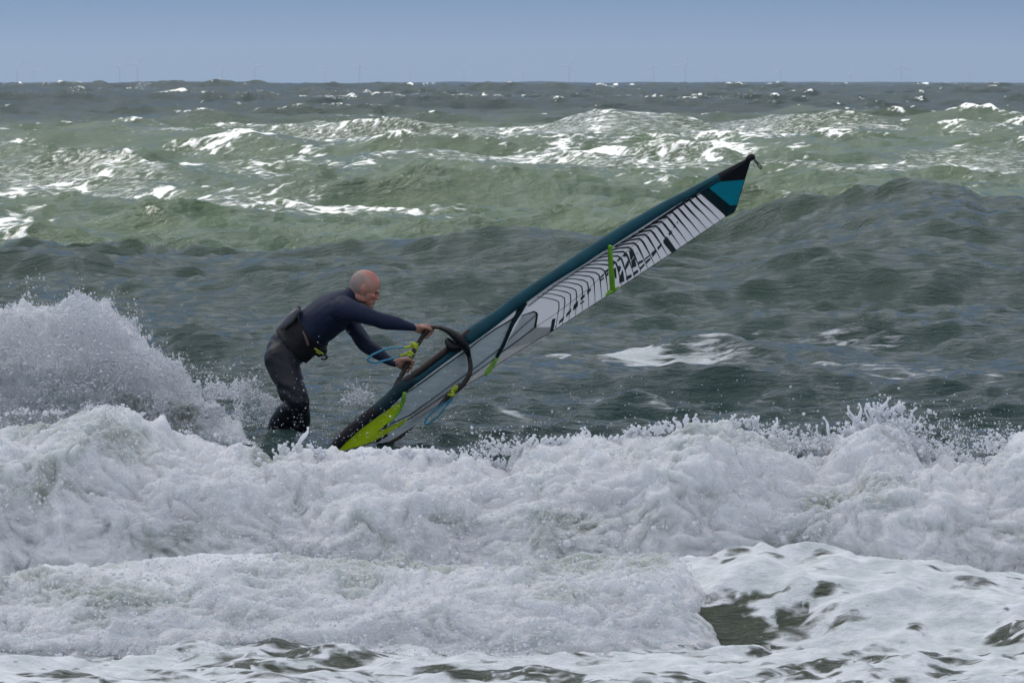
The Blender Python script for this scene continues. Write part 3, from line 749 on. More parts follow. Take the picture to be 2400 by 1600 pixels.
# cloth ------------------------------------------------------
leech = [(1703, 507), (1587, 585), (1443, 680), (1421, 694), (1290, 779), (1253, 800), (1160, 858), (1135, 878), (1078, 911)]
lx = [p[0] for p in leech][::-1]; ly = [p[1] for p in leech][::-1]
def inner(x): return float(np.interp(x, inx, iny))
def lee(x): return float(np.interp(x, lx, ly))
seam_off = 9
top_edge = [(x, inner(x) + 1) for x in (1222, 1260, 1300, 1360, 1418, 1460, 1508, 1545, 1584, 1642)]
plate("sail_panel", [[(1207, 752), (1234, 716)] + top_edge[1:] + [(1660, 468), (1682, 487), (1703, 507), (1587, 585), (1443, 680), (1290, 779), (1253, 800), (1177, 822), (1254, 765), (1259, 733)]], 0, M_WHITE, rig, label="white printed body of the sail")
plate("sail_panel", [[(1177, 826), (1254, 767), (1262, 767), (1290, 766), (1290, 779), (1253, 800), (1160, 858), (1135, 878), (1150, 853), (1163, 839)]], .001, M_SCRIM, rig, label="pale reinforced strip along the leech")
plate("sail_panel", [[(1162, 838), (1135, 878), (1078, 911), (1030, 948), (968, 990), (962, 974), (1040, 926), (1120, 867)]], .0, M_SCRIM, rig)
# clear windows
plate("window", [[(953, 921), (985, 896), (1040, 854), (1088, 820), (1118, 800), (1164, 765), (1207, 740), (1193, 768), (1163, 838), (1120, 867), (1040, 926), (962, 974), (910, 1000), (935, 968), (948, 948)]], -.004, M_WIN, rig, label="grey translucent window beside the boom")
plate("window", [[(1221, 741), (1257, 730), (1258, 765), (1177, 822), (1184, 808), (1193, 790)]], -.004, M_WIN, rig, label="small translucent window above the strap")
plate("window", [[(968, 990), (1030, 948), (1078, 911), (1075, 935), (960, 1002), (912, 1034), (880, 1040), (930, 1010)]], -.004, M_WIN, rig, label="narrow translucent foot window under the boom")
# pale strip next to the sleeve
plate("seam_tape", [[(975, 897), (1088, 816), (1164, 762), (1206, 727), (1213, 735), (1164, 768), (1092, 820), (980, 900)],
                    [(1234, 710), (1300, 660), (1415, 588), (1423, 593), (1310, 664), (1240, 716)],
                    [(1440, 575), (1508, 531), (1584, 482), (1640, 449), (1642, 452), (1590, 486), (1512, 538), (1444, 583)]], .003, M_WHITE, rig)
blk = []
blk += ribbon([(953, 920), (985, 899), (1045, 855), (1095, 821), (1120, 800), (1164, 769), (1198, 750), (1213, 737)], 2.6)
blk += ribbon([(1238, 718), (1300, 670), (1360, 630), (1423, 592)], 1.8) + ribbon([(1440, 578), (1508, 539), (1584, 490), (1644, 452)], 2.2)
blk += ribbon([(1644, 452), (1662, 465), (1684, 484), (1703, 508)], 4)
blk += ribbon([(935, 968), (900, 1000), (962, 972), (1040, 915), (1120, 857), (1177, 812)], [1, 2.4, 2.4, 1.8, 1.8, 1.6])[1:]
blk += ribbon([(880, 1013), (962, 980), (1040, 928), (1120, 869), (1163, 838)], [2, 2.4, 2, 1.8, 1.8])
blk += ribbon([(1179, 823), (1215, 797), (1254, 767)], 2.4) + ribbon([(1254, 768), (1257, 750), (1259, 735)], 4.5) + ribbon([(1259, 735), (1252, 730), (1222, 740)], [5, 4, 2]) + ribbon([(1257, 738), (1225, 765), (1192, 796)], 1.6)
blk += ribbon([(1703, 507), (1587, 585), (1443, 680), (1290, 779), (1253, 800), (1160, 858), (1135, 878), (1078, 911)], 1.3)
blk += ribbon([(855, 1042), (885, 1025), (945, 994)], 2) + ribbon([(816, 1052), (855, 1042), (880, 1034)], 2)
plate("seam_tape", blk, .005, M_INK, rig, label="black seam lines edging window and leech")
plate("seam_tape", ribbon([(1253, 768), (1300, 737), (1380, 676), (1484, 575), (1572, 503)], 1.3) , .0035, M_GREY, rig, label="thin grey seams across the chevrons")
# tip panel
plate("tip_panel", [[(1632, 446), (1642, 443), (1700, 410), (1761, 372), (1758, 382), (1746, 421), (1727, 485), (1721, 498), (1703, 508), (1682, 485), (1660, 466)]], .004, M_DTEAL, rig, label="dark head patch of the sail")
plate("tip_panel", [[(1662, 441), (1682, 428), (1705, 419), (1727, 408), (1738, 411), (1745, 421), (1727, 480), (1712, 482)]], .010, M_CYAN, rig, label="turquoise head panel")
plate("tip_panel", [[(1700, 411), (1761, 371), (1758, 382), (1746, 421), (1738, 410), (1727, 407), (1705, 417), (1685, 426)]], .014, M_BLK, rig, label="black tip patch")
link("tip_cap", mesh_py("tip_cap", *tube_np([SP(1755, 372), SP(1762, 368), SP(1766, 370)], [.020, .021, .012], k=12)), M_BLK, rig)
link("tip_loop", mesh_py("tip_loop", *tube_np([SP(*p) for p in [(1765, 373), (1772, 377), (1780, 385), (1785, 393), (1783, 396), (1778, 391), (1774, 383), (1768, 378)]], [.0035] * 8, k=6)), M_BLK, rig)
# lime foot panels
plate("foot_panel", [[(784, 1061), (825, 1021), (869, 988), (937, 941), (936, 955), (928, 968), (910, 988), (887, 1009), (855, 1041), (816, 1052)]], .006, M_LIME, rig, label="bright lime panel at the foot of the sail")
plate("foot_panel", [[(960, 978), (942, 995), (919, 1008), (890, 1026), (868, 1037), (852, 1042), (862, 1030), (886, 1012), (925, 994)]], .008, M_LIME, rig, label="small lime panel towards the clew")
# batten pockets / straps
def pocket(pts, ws, mat, lab=None):
    n = len(pts); Vp = [SP(x, y, .014) for x, y in pts]
    V, Fc = tube_np(Vp, [w_ / 2 / 380 for w_ in ws], [.009] * n, k=12, sub=3)
    o = link("batten_pocket", mesh_py("batten_pocket", V, Fc), mat, rig)
    if lab: o["label"] = lab
pocket([(947, 921), (945, 940), (938, 957), (926, 975), (905, 995)], [10, 10, 8, 6, 3], M_GREEN, "green batten pocket above the lime panel")
pocket([(1430, 577), (1431, 610), (1434, 650), (1436, 684)], [11, 12, 13, 13], M_GREEN, "lime green batten pocket crossing mid sail")
pocket([(1422, 690), (1430, 684), (1438, 680), (1449, 674)], [6, 10, 10, 5], M_GREEN)
pocket([(1164, 840), (1156, 853), (1147, 865), (1139, 876)], [8, 9, 10, 8], M_GREEN, "lime end of the lower batten")
pocket([(1226, 708), (1218, 728), (1202, 757), (1190, 785), (1178, 812), (1165, 836)], [20, 15, 10, 9, 9, 8], M_DTEAL, "dark batten strap over the window")
# chevrons
rb_ = []
xs_ = np.arange(1272, 1706, 15.4)
for x in xs_:
    tilt = np.interp(x, [1272, 1340, 1450, 1560, 1700], [-13, -4, 10, 30, 52]); run = np.interp(x, [1272, 1450, 1600, 1700], [52, 60, 48, 28])
    wtop = np.interp(x, [1272, 1400, 1500, 1600, 1700], [2.1, 3.0, 4.3, 4.8, 4.8]); 
    yb = lee(x); xt = x - tilt; frac = np.interp(x, [1272, 1450, 1600, 1700], [.42, .42, .30, .12]); it = inner(xt) + 6
    yt = it + (yb - it) * frac
    xs0 = xt - run; ys0 = inner(xs0) + 6
    a = (xs0, ys0); b = (xt - 10, yt - np.interp(x, [1272, 1700], [3, 8]))
    p = [a, ((a[0] + b[0]) / 2, (a[1] + b[1]) / 2 - 2.0), b, (xt - 2, yt + 1), (xt + .15 * tilt, yt + (yb - yt) * .2), (xt + .55 * tilt, yt + (yb - yt) * .55), (x, yb - 1)]
    if x < 1290: continue
    rb_ += ribbon(p, [wtop * .6, wtop * .8, wtop, wtop * 1.1, wtop, wtop * .55, 1.0])
plate("printed_chevrons", rb_, .0045, M_INK, rig, label="black chevron stripes printed across the sail")
def q7(polys, ox, oy, s): return [[(ox + x / s, oy + y / s) for x, y in p] for p in polys]
L1 = q7([[(45,1175),(122,1095),(120,1145),(45,1210)],[(48,1225),(122,1165),(122,1200),(48,1262)],[(150,1050),(205,1010),(205,1060),(158,1100)],[(155,1125),(205,1070),(205,1130),(158,1165)],
 [(290,900),(325,870),(325,920),(292,965)],[(300,1020),(340,990),(355,1190),(330,1200),(305,1120)],[(365,855),(430,800),(428,850),(372,890)],[(380,970),(415,960),(435,990),(430,1030),(395,1110),(385,1110)],
 [(400,1190),(460,1040),(475,1060),(500,1250),(405,1285)],[(470,760),(530,705),(545,790),(480,805)],[(510,960),(560,860),(580,850),(580,940),(515,1060)],[(525,1160),(625,1115),(635,1170),(535,1235)],
 [(580,690),(645,645),(675,780),(625,865),(605,850)],[(620,880),(685,790),(720,970),(640,1010)],[(655,1090),(745,1030),(755,1080),(665,1150)],[(720,725),(740,720),(730,760)],[(750,890),(840,850),(845,890),(760,945)],
 [(775,1000),(865,915),(870,960),(785,1050)],[(870,830),(960,760),(965,790),(875,860)],[(885,880),(975,810),(980,850),(905,930)],[(985,735),(1070,655),(1090,710),(1015,810)],[(1100,625),(1180,545),(1190,585),(1115,685)],
 [(1210,500),(1270,425),(1300,455),(1450,670),(1370,735),(1240,490),(1215,545)],[(1305,375),(1350,305),(1380,350),(1325,415)],[(1395,255),(1450,195),(1405,285)],[(1455,160),(1470,145),(1485,185),(1470,195)]], 1400, 500, 7.84)
L2 = q7([[(1240,485),(1300,465),(1265,665),(1200,715)],[(1290,600),(1320,580),(1300,618),(1288,622)],[(1360,515),(1440,435),(1435,490),(1350,570)],[(1480,395),(1560,300),(1555,365),(1470,460)],[(1600,250),(1675,170),(1670,270),(1590,350)],
 [(1715,120),(1785,60),(1785,115),(1715,175)],[(1705,215),(1780,165),(1775,195),(1705,240)],[(1825,5),(1890,-40),(1885,10),(1825,75)]], 1120, 680, 7.127)
for q_ in L1 + L2: plate("printed_letter", [q_], .0055, M_INK2, rig)
M_GPR = simple("grey_print", (.2, .22, .23), .5)
for q_ in q7([[(355, 1300), (362, 1290), (370, 1308), (362, 1318)], [(385, 1275), (400, 1262), (404, 1284), (392, 1290)], [(540, 1160), (556, 1150), (560, 1138), (570, 1134), (568, 1156), (548, 1170)], [(470, 1208), (480, 1198), (484, 1214), (476, 1222)]], 740, 720, 4.355): plate("printed_letter", [q_], .07, M_GPR, rig)
# boom
M_BOOM = simple("worn_boom_grip", (.055, .045, .036), .5, .5, .75, 22, .5, 150)
M_BOOMB = simple("black_boom_head", (.008, .008, .009), .5, .22, .3, 40, .4, 90)
near = [(1068, 792), (1084, 803), (1096, 823), (1103, 858), (1098, 881), (1082, 904), (1061, 920), (1027, 950), (993, 975), (960, 1001), (940, 1021), (912, 1038)]
far = [(1068, 790), (1050, 775), (1027, 766), (1011, 768), (995, 782), (983, 800), (970, 822), (959, 848), (947, 869), (931, 897), (915, 935), (905, 975), (900, 1010), (905, 1036)]
tn = np.linspace(0, 1, len(near)); tf = np.linspace(0, 1, len(far))
NEAR = [P(x, y, 44.93 + .20 * t) for (x, y), t in zip(near, tn)]
FAR = [P(x, y, 44.97 + .20 * t + .10 * math.sin(t * 3.14)) for (x, y), t in zip(far, tf)]
boom = link("boom", mesh_py("boom", *join([tube_np(NEAR, [.016, .016, .0145, .0145, .015, .016, .0165, .0165, .0155, .015, .0135, .013], k=12),
                                           tube_np(FAR, [.019, .017, .016] + [.0155] * 11, k=12)])), M_BOOM, rig)
link("boom_head", mesh_py("boom_head", *join([tube_np([P(1036, 768, 44.93), P(1056, 778, 44.90), P(1076, 795, 44.88), P(1092, 815, 44.92), P(1098, 832, 44.95)], [.013, .022, .030, .024, .014], [.03, .05, .06, .04, .02], k=14),
    tube_np([P(1050, 800, 44.9), P(1060, 812, 44.88), P(1078, 812, 44.88)], [.022, .030, .024], k=10), tube_np([P(1082, 792, 44.93), P(1090, 782, 44.97), P(1096, 776, 45.0)], [.016, .010, .008], k=8)])), M_BOOMB, boom)
link("boom_clamp", mesh_py("boom_clamp", *join([tube_np([P(886, 1026, 45.10), P(893, 1036, 45.10), P(906, 1042, 45.12)], [.026, .024, .016], k=10), tube_np([P(902, 1014, 45.1), P(908, 1030, 45.12)], [.012, .014], k=8)])), M_BOOMB, boom)
link("boom_clamp", mesh_py("boom_clamp", *tube_np([P(962, 998, 45.06), P(954, 1006, 45.07)], [.021, .020], k=12)), simple("olive_clamp", (.10, .10, .03), .4, .5, .4, 40), boom)
M_BLUE = simple("blue_line_tube", (.02, .22, .34), .35, .5); M_YEL = simple("yellow_green_strap", (.42, .50, .03), .5, .4, .35, 60, .4, 200)
dl = yd(960, 830) + .0
def fd(px, py):                                                 # depth of the far arm near a pixel
    j = int(np.argmin([(px - a) ** 2 + (py - b) ** 2 for a, b in far])); return FAR[j].y
hl1 = [(950, 814), (930, 815), (912, 816.5), (898, 820), (884, 826), (870, 833), (862, 840), (863, 845), (872, 848.5), (888, 848), (912, 842), (926, 838), (940, 833)]
o = link("harness_line", mesh_py("harness_line", *tube_np([P(x, y, 45.0 - .10 * math.sin(i / 12 * 3.14)) for i, (x, y) in enumerate(hl1)], [.0062] * len(hl1), k=8)), M_BLUE, boom); o["label"] = "blue harness line looping in front of the surfer's forearm"
o = link("harness_line", mesh_py("harness_line", *tube_np([P(x, y, 44.92) for x, y in [(1060, 934), (1048, 942), (1025, 956), (1010, 969), (998, 984), (996, 992), (1003, 993), (1014, 985), (1030, 972), (1044, 953), (1056, 940)]], [.0058] * 11, k=8)), M_BLUE, boom); o["label"] = "blue harness line hanging under the near boom arm"
def strap(cx, cy, d, s, ang, n=7):
    pr = []
    for i in range(n):
        r = random.Random(i * 13 + int(cx)); a0 = ang + r.uniform(-.9, .9); l = s * r.uniform(.5, 1.0)
        x, y = cx + r.uniform(-3, 3), cy + r.uniform(-6, 6)
        pr.append(tube_np([P(x - l * math.cos(a0), y - l * math.sin(a0), d), P(x + 1, y - 1.5, d - .035), P(x + l * math.cos(a0), y + l * math.sin(a0), d)], [.005, .0075, .004], k=7))
    link("line_strap", mesh_py("line_strap", *join(pr)), M_YEL, boom)
strap(971, 812, 44.98, 9, .2); strap(963, 831, 44.98, 8, .5); strap(1066, 912, 44.90, 8, -.8); strap(1058, 924, 44.90, 8, .3)
for pl in ([(968, 811), (958, 812), (949, 814.5)], [(962, 826), (950, 829.5), (939, 833)]):
    link("line_strap", mesh_py("line_strap", *tube_np([P(x, y, 44.98) for x, y in pl], [.009, .0085, .0075], k=8)), M_YEL, boom)

# ------------------------------------------------------------------ the surfer
person = empty("person", P(668, 1040, 45.3), label="bald man in a navy and black wetsuit leaning forward with both hands on the boom", cat="person")
U = 45.3 / F
def limb(rows, grow=0.0, k=18):
    return tube_np([P(x, y, d) for x, y, d, _, _ in rows], [r * U + grow for *_, r, _ in rows], [rd + grow for *_, rd in rows], k=k)
torso = [(660, 846, 45.32, 41, .155), (672, 822, 45.32, 48, .165), (690, 803, 45.31, 50, .155), (712, 786, 45.30, 48, .145), (735, 768, 45.29, 48, .150), (760, 748, 45.28, 49, .165), (784, 730, 45.27, 48, .180), (803, 716, 45.26, 41, .175), (815, 704, 45.25, 33, .12), (824, 694, 45.24, 24, .075)]
legN = [(660, 842, 45.22, 42, .11), (668, 868, 45.18, 38, .10), (680, 898, 45.12, 33, .085), (694, 928, 45.06, 28, .072), (700, 944, 45.05, 26, .066), (688, 960, 45.10, 30, .066), (672, 980, 45.20, 33, .066), (656, 1002, 45.28, 30, .058), (640, 1028, 45.36, 22, .046), (626, 1066, 45.42, 14, .04)]
legF = [(662, 846, 45.43, 38, .11), (672, 880, 45.47, 34, .095), (682, 912, 45.50, 29, .08), (697, 945, 45.50, 27, .068), (701, 975, 45.52, 26, .062), (701, 1000, 45.54, 25, .06), (682, 1030, 45.58, 20, .05), (668, 1070, 45.6, 15, .045)]
thighF = [(660, 880, 45.5, 26, .07), (664, 905, 45.5, 17, .06), (668, 928, 45.5, 14, .05)]
armN = [(803, 722, 45.10, 31, .075), (822, 728, 45.05, 27, .068), (850, 737, 45.02, 22, .056), (880, 747, 45.02, 18.5, .048), (900, 753, 45.03, 19, .047), (925, 757, 45.04, 16.5, .042), (950, 763, 45.05, 12, .033), (969, 767.5, 45.06, 8.8, .027)]
armF = [(806, 728, 45.44, 28, .07), (820, 752, 45.46, 22, .062), (834, 775, 45.42, 19, .052), (850, 797, 45.36, 19, .048), (862, 811, 45.32, 18, .046), (884, 826, 45.24, 16, .042), (905, 841, 45.18, 12, .034), (923, 851, 45.14, 8.8, .027)]
# small ground contact parts below water
footN = [(624, 1064, 45.42, 12, .04), (628, 1084, 45.34, 10, .045), (650, 1090, 45.28, 8, .045)]
footF = [(668, 1066, 45.6, 14, .04), (686, 1082, 45.56, 10, .045), (708, 1086, 45.52, 8, .045)]
suit = fuse("wetsuit", [limb(torso), limb(legN), limb(legF), limb(thighF), limb(armN), limb(armF)], .0075, 5)
def wr(x, y, z):
    r = .0022 * fbm(x * 9, y * 6, z * 11, 3)
    for (qx, qy, rad, amp) in [(683, 925, .10, .0085), (698, 948, .09, .006), (858, 800, .09, .006), (655, 878, .12, .004), (650, 790, .1, .006), (792, 772, .11, .006), (690, 1000, .12, .006), (720, 855, .08, .006)]:
        p = P(qx, qy, 45.25); dd = np.hypot(x - p.x, z - p.z)
        r = r + .35 * amp * np.exp(-(dd / rad) ** 2) * np.sin(70 * (z + .35 * x) + 4 * pn(x * 8, y * 8, z * 8)) 
    return r
co = displace(suit, wr)
def col_of(x, y): return 1200 + x / y * F
pxv = col_of(co[:, 0], co[:, 1]); rwv = HZ - (co[:, 2] - H) / co[:, 1] * F
navy = sst(700, 728, pxv + .55 * (800 - rwv)) 
attr(suit, "navy", navy)
def suit_mat():
    m, t, b = newmat("neoprene")
    a = t.nodes.new("ShaderNodeAttribute"); a.attribute_name = "navy"
    n = noise_n(t, mapping(t, (1, 1, 1)), 6, 4)
    lo = mixcol(t, n, (.006, .0065, .010), (.013, .0145, .021)); hi = mixcol(t, n, (.006, .011, .030), (.010, .018, .046))
    t.links.new(mixcol(t, a.outputs["Fac"], lo, hi), b.inputs["Base Color"])
    t.links.new(maprange(t, a.outputs["Fac"], 0, 1, .42, .6, False), b.inputs["Roughness"]); b.inputs["Specular IOR Level"].default_value = .22
    bn = noise_n(t, mapping(t, (1, 1, 1)), 45, 5, .65); bp = t.nodes.new("ShaderNodeBump"); bp.inputs["Strength"].default_value = .35; bp.inputs["Distance"].default_value = .01
    t.links.new(bn, bp.inputs["Height"]); t.links.new(bp.outputs[0], b.inputs["Normal"]); return m
M_SUIT = suit_mat()
o_suit = link("wetsuit", suit, M_SUIT, person)

# head frame
HC = P(857, 668, 45.22); hu = Vector((.34, 0, .94)).normalized(); hf = Vector((.94, 0, -.34)).normalized(); hs = Vector((0, 1, 0))
def hp(f, u, s=0): return HC + hf * f + hu * u + hs * s
AX = (hf, hu, hs)
def E(f, u, s, rf, ru, rs, ax=AX): return ell_np(hp(f, u, s), ax, (rf, ru, rs))
head = [E(-.006, .004, 0, .094, .090, .077), E(.028, .015, 0, .064, .064, .066), E(.030, -.050, 0, .058, .066, .058), E(.045, -.085, 0, .044, .034, .044),
        E(.068, -.108, 0, .024, .021, .026), E(.083, -.012, 0, .014, .010, .045), E(.090, -.035, 0, .013, .022, .010), E(.101, -.052, 0, .011, .010, .010), E(.099, -.057, 0, .010, .007, .017),
        E(.068, -.050, 0, .026, .034, .034), E(.084, -.080, 0, .013, .0065, .022), E(.081, -.091, 0, .012, .0065, .020)]
for s in (-1, 1):
    head += [E(.064, -.048, s * .034, .019, .017, .018), E(-.004, -.034, s * .072, .017, .029, .009), E(-.012, -.024, s * .080, .014, .022, .006), E(.0, -.085, s * .042, .040, .022, .014)]
neck = tube_np([P(822, 700, 45.25), P(832, 690, 45.24), P(843, 681, 45.23), P(853, 672, 45.22)], [.068, .062, .060, .055], [.066, .060, .058, .055], k=18)
def hand(c, wrist, adir, side):
    """closed hand gripping a bar at c; adir along the bar, fingers pass behind it"""
    a = adir.normalized(); d = (c - wrist); d = (d - a * d.dot(a)).normalized(); n = a.cross(d).normalized()
    if n.y < 0: n = -n
    pr = [tube_np([wrist, wrist + (c - d * .055 - wrist) * .5 + n * .004, c - d * .050 + n * .010, c - d * .022 + n * .022], [.025, .028, .037, .038], [.020, .019, .018, .014], k=14, aref=tuple(n))]
    for i, (off, ln_, rr) in enumerate([(.031, .94, .0088), (.010, 1.03, .0092), (-.012, .98, .0088), (-.032, .82, .0078)]):
        q = lambda x, y_: c + a * (off * (1 - .15 * max(x, 0) * 10)) + d * x * ln_ + n * y_
        pr.append(tube_np([q(-.030, .020), q(-.004, .031), q(.022, .024), q(.031, .004), q(.022, -.016), q(.008, -.022)], [rr * 1.12, rr * 1.1, rr * 1.05, rr, rr * .95, rr * .8], k=10, sub=3))
    pr.append(tube_np([c - d * .052 + a * .026 - n * .004, c - d * .030 + a * .044 - n * .014, c - d * .004 + a * .050 - n * .022, c + d * .017 + a * .046 - n * .020], [.0135, .0118, .0105, .0088], k=10, sub=3))
    return pr
cR = P(995, 781, 45.02 - .01); cL = P(954, 858, FAR[7].y)
j = 4; aR = FAR[3] - FAR[5]; cR = FAR[4].copy(); aL = FAR[7] - FAR[8]; cL = FAR[7] + (FAR[8] - FAR[7]) * .45
wR = P(969, 767.5, 45.06); wL = P(923, 851, 45.14)
cR = FAR[4] + (FAR[3] - FAR[4]) * .25
body = fuse("body", head + [neck] + hand(cR, wR, aR, 1) + hand(cL, wL, aL, 1) +
            [limb(torso, -.022), limb(legN, -.020), limb(legF, -.020), limb(armN[:-1] + [(971, 768, 45.06, 8.6, .026)], -.009), limb(armF[:-1] + [(925, 852, 45.14, 8.6, .026)], -.009), limb(footN), limb(footF)], .0038, 3)
n_ = len(body.vertices); cb = np.empty(n_ * 3, np.float32); body.vertices.foreach_get("co", cb); cb = cb.reshape(-1, 3)
rel = cb - np.array(HC); lf = rel @ np.array(hf); lu = rel @ np.array(hu); lsd = rel[:, 1]
red = np.clip(.25 + .75 * np.exp(-((lf - .03) / .05) ** 2 - ((lu - .085) / .04) ** 2) + .55 * np.exp(-((lf + .005) / .03) ** 2 - ((lu + .035) / .03) ** 2) * (np.abs(lsd) > .06) + .55 * np.exp(-((lf - .075) / .03) ** 2 - ((lu + .05) / .03) ** 2) + .4 * np.exp(-((lf + .02) / .05) ** 2 - ((lu + .10) / .035) ** 2) + .3 * fbm(lf * 30, lu * 30, lsd * 30, 3), 0, 1)
red = np.where(lf > .2, .35 + .3 * fbm(cb[:, 0] * 25, cb[:, 1] * 25, cb[:, 2] * 25, 2), red)
attr(body, "red", red)
stub = sst(-.075, -.04, lu) * (1 - sst(.030, .072, lu + .35 * lf)) * (1 - sst(-.005, .045, lf)) * (lf > -.2) * (1 - sst(.068, .076, np.abs(lsd)) * (np.abs(lf + .005) < .03))
attr(body, "stubble", stub)
def skin_mat():
    m, t, b = newmat("skin")
    a = t.nodes.new("ShaderNodeAttribute"); a.attribute_name = "red"; s = t.nodes.new("ShaderNodeAttribute"); s.attribute_name = "stubble"
    c = mixcol(t, a.outputs["Fac"], (.40, .24, .17), (.42, .125, .09))
    fn = noise_n(t, mapping(t, (1, 1, 1)), 260, 4, .7)
    c = mixcol(t, math_n(t, 'MULTIPLY', s.outputs["Fac"], maprange(t, fn, .3, .65, .45, .95)), c, (.33, .27, .24))
    t.links.new(c, b.inputs["Base Color"]); b.inputs["Roughness"].default_value = .48
    b.inputs["Subsurface Weight"].default_value = .12; b.inputs["Subsurface Scale"].default_value = .01
    bp = t.nodes.new("ShaderNodeBump"); bp.inputs["Strength"].default_value = .25; bp.inputs["Distance"].default_value = .004
    t.links.new(fn, bp.inputs["Height"]); t.links.new(bp.outputs[0], b.inputs["Normal"]); return m
ob = link("body", body, skin_mat(), person)
# short grey hair at the back and sides, eyes, brows, mouth line
hv, hfc = E(-.007, .003, 0, .0965, .0925, .0790)
hm = mesh_py("hair", hv, hfc)
bm = bmesh.new(); bm.from_mesh(hm); bmesh.ops.subdivide_edges(bm, edges=bm.edges, cuts=3, use_grid_fill=True, smooth=1.0)
kill = []
for f in bm.faces:
    c = f.calc_center_median() - HC; f_, u_, s__ = c.dot(hf), c.dot(hu), c.y
    e_ = .006 * math.sin(f_ * 190) + .004 * math.sin(u_ * 260 + s__ * 90)
    if f_ > -.018 + e_ + .25 * u_ or u_ > .040 + e_ - .35 * f_ or u_ < -.062 or (f_ > -.045 and u_ < -.018 and abs(s__) > .05): kill.append(f)
bmesh.ops.delete(bm, geom=kill, context='FACES'); bm.to_mesh(hm); bm.free()
def hair_mat():
    m, t, b = newmat("short_grey_hair"); b.inputs["Base Color"].default_value = (.34, .28, .25, 1); b.inputs["Roughness"].default_value = .8
    n = noise_n(t, mapping(t, (1, 1, 1)), 330, 3, .7); tr = t.nodes.new("ShaderNodeBsdfTransparent"); mx = t.nodes.new("ShaderNodeMixShader")
    t.links.new(maprange(t, n, .46, .62), mx.inputs[0]); t.links.new(tr.outputs[0], mx.inputs[1]); t.links.new(b.outputs[0], mx.inputs[2]); t.links.new(mx.outputs[0], t.nodes["Material Output"].inputs[0]); return m
link("hair", hm, hair_mat(), ob)
M_EYE = simple("eye_dark", (.05, .03, .025), .3, .5)
for s in (-1, 1):
    link("eye", mesh_py("eye", *E(.0790, -.031, s * .030, .0055, .0035, .008)), M_EYE, ob)
link("mouth", mesh_py("mouth", *E(.0925, -.0858, 0, .0035, .0018, .014)), simple("mouth_dark", (.16, .05, .04), .5), ob)
# collar
link("collar", mesh_py("collar", *tube_np([P(823, 699, 45.245), P(829, 693, 45.24)], [.071, .066], [.070, .064], k=20, caps=False)), M_BLK, o_suit)
# harness
hrows = [(682, 812, 45.31, 51.5, .160), (700, 796, 45.305, 52, .155), (722, 779, 45.30, 51.5, .152), (734, 769, 45.29, 50.5, .156)]
hz = fuse("harness", [tube_np([P(x, y, d) for x, y, d, _, _ in hrows], [r * U + .004 for *_, r, _ in hrows], [rd + .006 for *_, rd in hrows], k=22, caps=False),
                      tube_np([P(664, 768, 45.3), P(684, 745, 45.3), P(700, 722, 45.3)], [.014, .021, .014], [.09, .12, .09], k=14),
                      tube_np([P(752, 812, 45.3), P(757, 822, 45.3), P(748, 830, 45.3)], [.022, .028, .018], [.10, .11, .08], k=12)], .007, 3)
displace(hz, lambda x, y, z: .003 * fbm(x * 14, y * 14, z * 14, 3))
M_HARN = simple("harness_fabric", (.010, .010, .012), .6, .2, .4, 18, .5, 120)
oh = link("harness", hz, M_HARN, person)
link("harness_strap", mesh_py("harness_strap", *tube_np([P(711, 778, 45.145), P(717, 792, 45.142), P(722, 808, 45.145)], [.009] * 3, [.006] * 3, k=8)), simple("faded_strap", (.10, .06, .06), .6), oh)
link("harness_strap", mesh_py("harness_strap", *tube_np([P(738, 817, 45.16), P(748, 823, 45.15), P(757, 829, 45.16)], [.0045] * 3, [.004] * 3, k=8)), M_YEL, oh)
link("harness_strap", mesh_py("harness_strap", *tube_np([P(741, 824, 45.16), P(750, 829, 45.15)], [.003] * 2, [.003] * 2, k=6)), M_YEL, oh)
link("hook", mesh_py("hook", *tube_np([P(x, y, 45.2) for x, y in [(746, 829), (756, 830), (763, 832), (766, 837), (763, 841), (757, 842), (753, 840)]], [.007, .007, .0075, .0075, .0065, .0055, .005], k=8)), simple("hook_metal", (.03, .03, .035), .25, .6, metallic=.6), oh)
link("back_patch", mesh_py("back_patch", *tube_np([P(662, 765, 45.19), P(680, 746, 45.185), P(696, 729, 45.19)], [.022, .028, .020], [.02, .02, .02], k=12)), simple("grey_back_patch", (.09, .09, .105), .4, .5, .2, 20), oh)

# ------------------------------------------------------------------ wind farm
M_TUR = simple("turbine_paint", (.66, .67, .68), .5, .4)
M_TUR2 = simple("turbine_tower_paint", (.30, .32, .35), .5, .4)
def blade_mesh():
    V, Fc = tube_np([Vector((0, 0, 0)), Vector((0, 0, 4)), Vector((.5, 0, 10)), Vector((.4, 0, 25)), Vector((0, 0, 44))], [1.1, 1.1, 2.1, 1.3, .3], [1.1, 1.0, .6, .4, .15], k=8, sub=3)
    return mesh_py("blade", V, Fc)
BL = blade_mesh()
tw = mesh_py("tower", *tube_np([Vector((0, 0, 0)), Vector((0, 0, 35)), Vector((0, 0, 69))], [2.4, 2.0, 1.5], k=12, sub=2))
nac = mesh_py("nacelle", *tube_np([Vector((0, -3.5, 0)), Vector((0, 0, 0)), Vector((0, 6, 0))], [1.6, 2.3, 1.8], [1.6, 2.2, 1.8], k=12, aref=(1, 0, 0), sub=2))
base = empty("wind_turbine", (0, 0, 0))
o = link("tower", tw, M_TUR2); o.parent = base
o = link("nacelle", nac, M_TUR); o.parent = base; o.location = (0, 0, 70)
for i in range(3):
    o = link("blade", BL, M_TUR); o.parent = base; o.location = (0, -4.6, 70); o.rotation_euler = (0, math.radians(120 * i), 0)
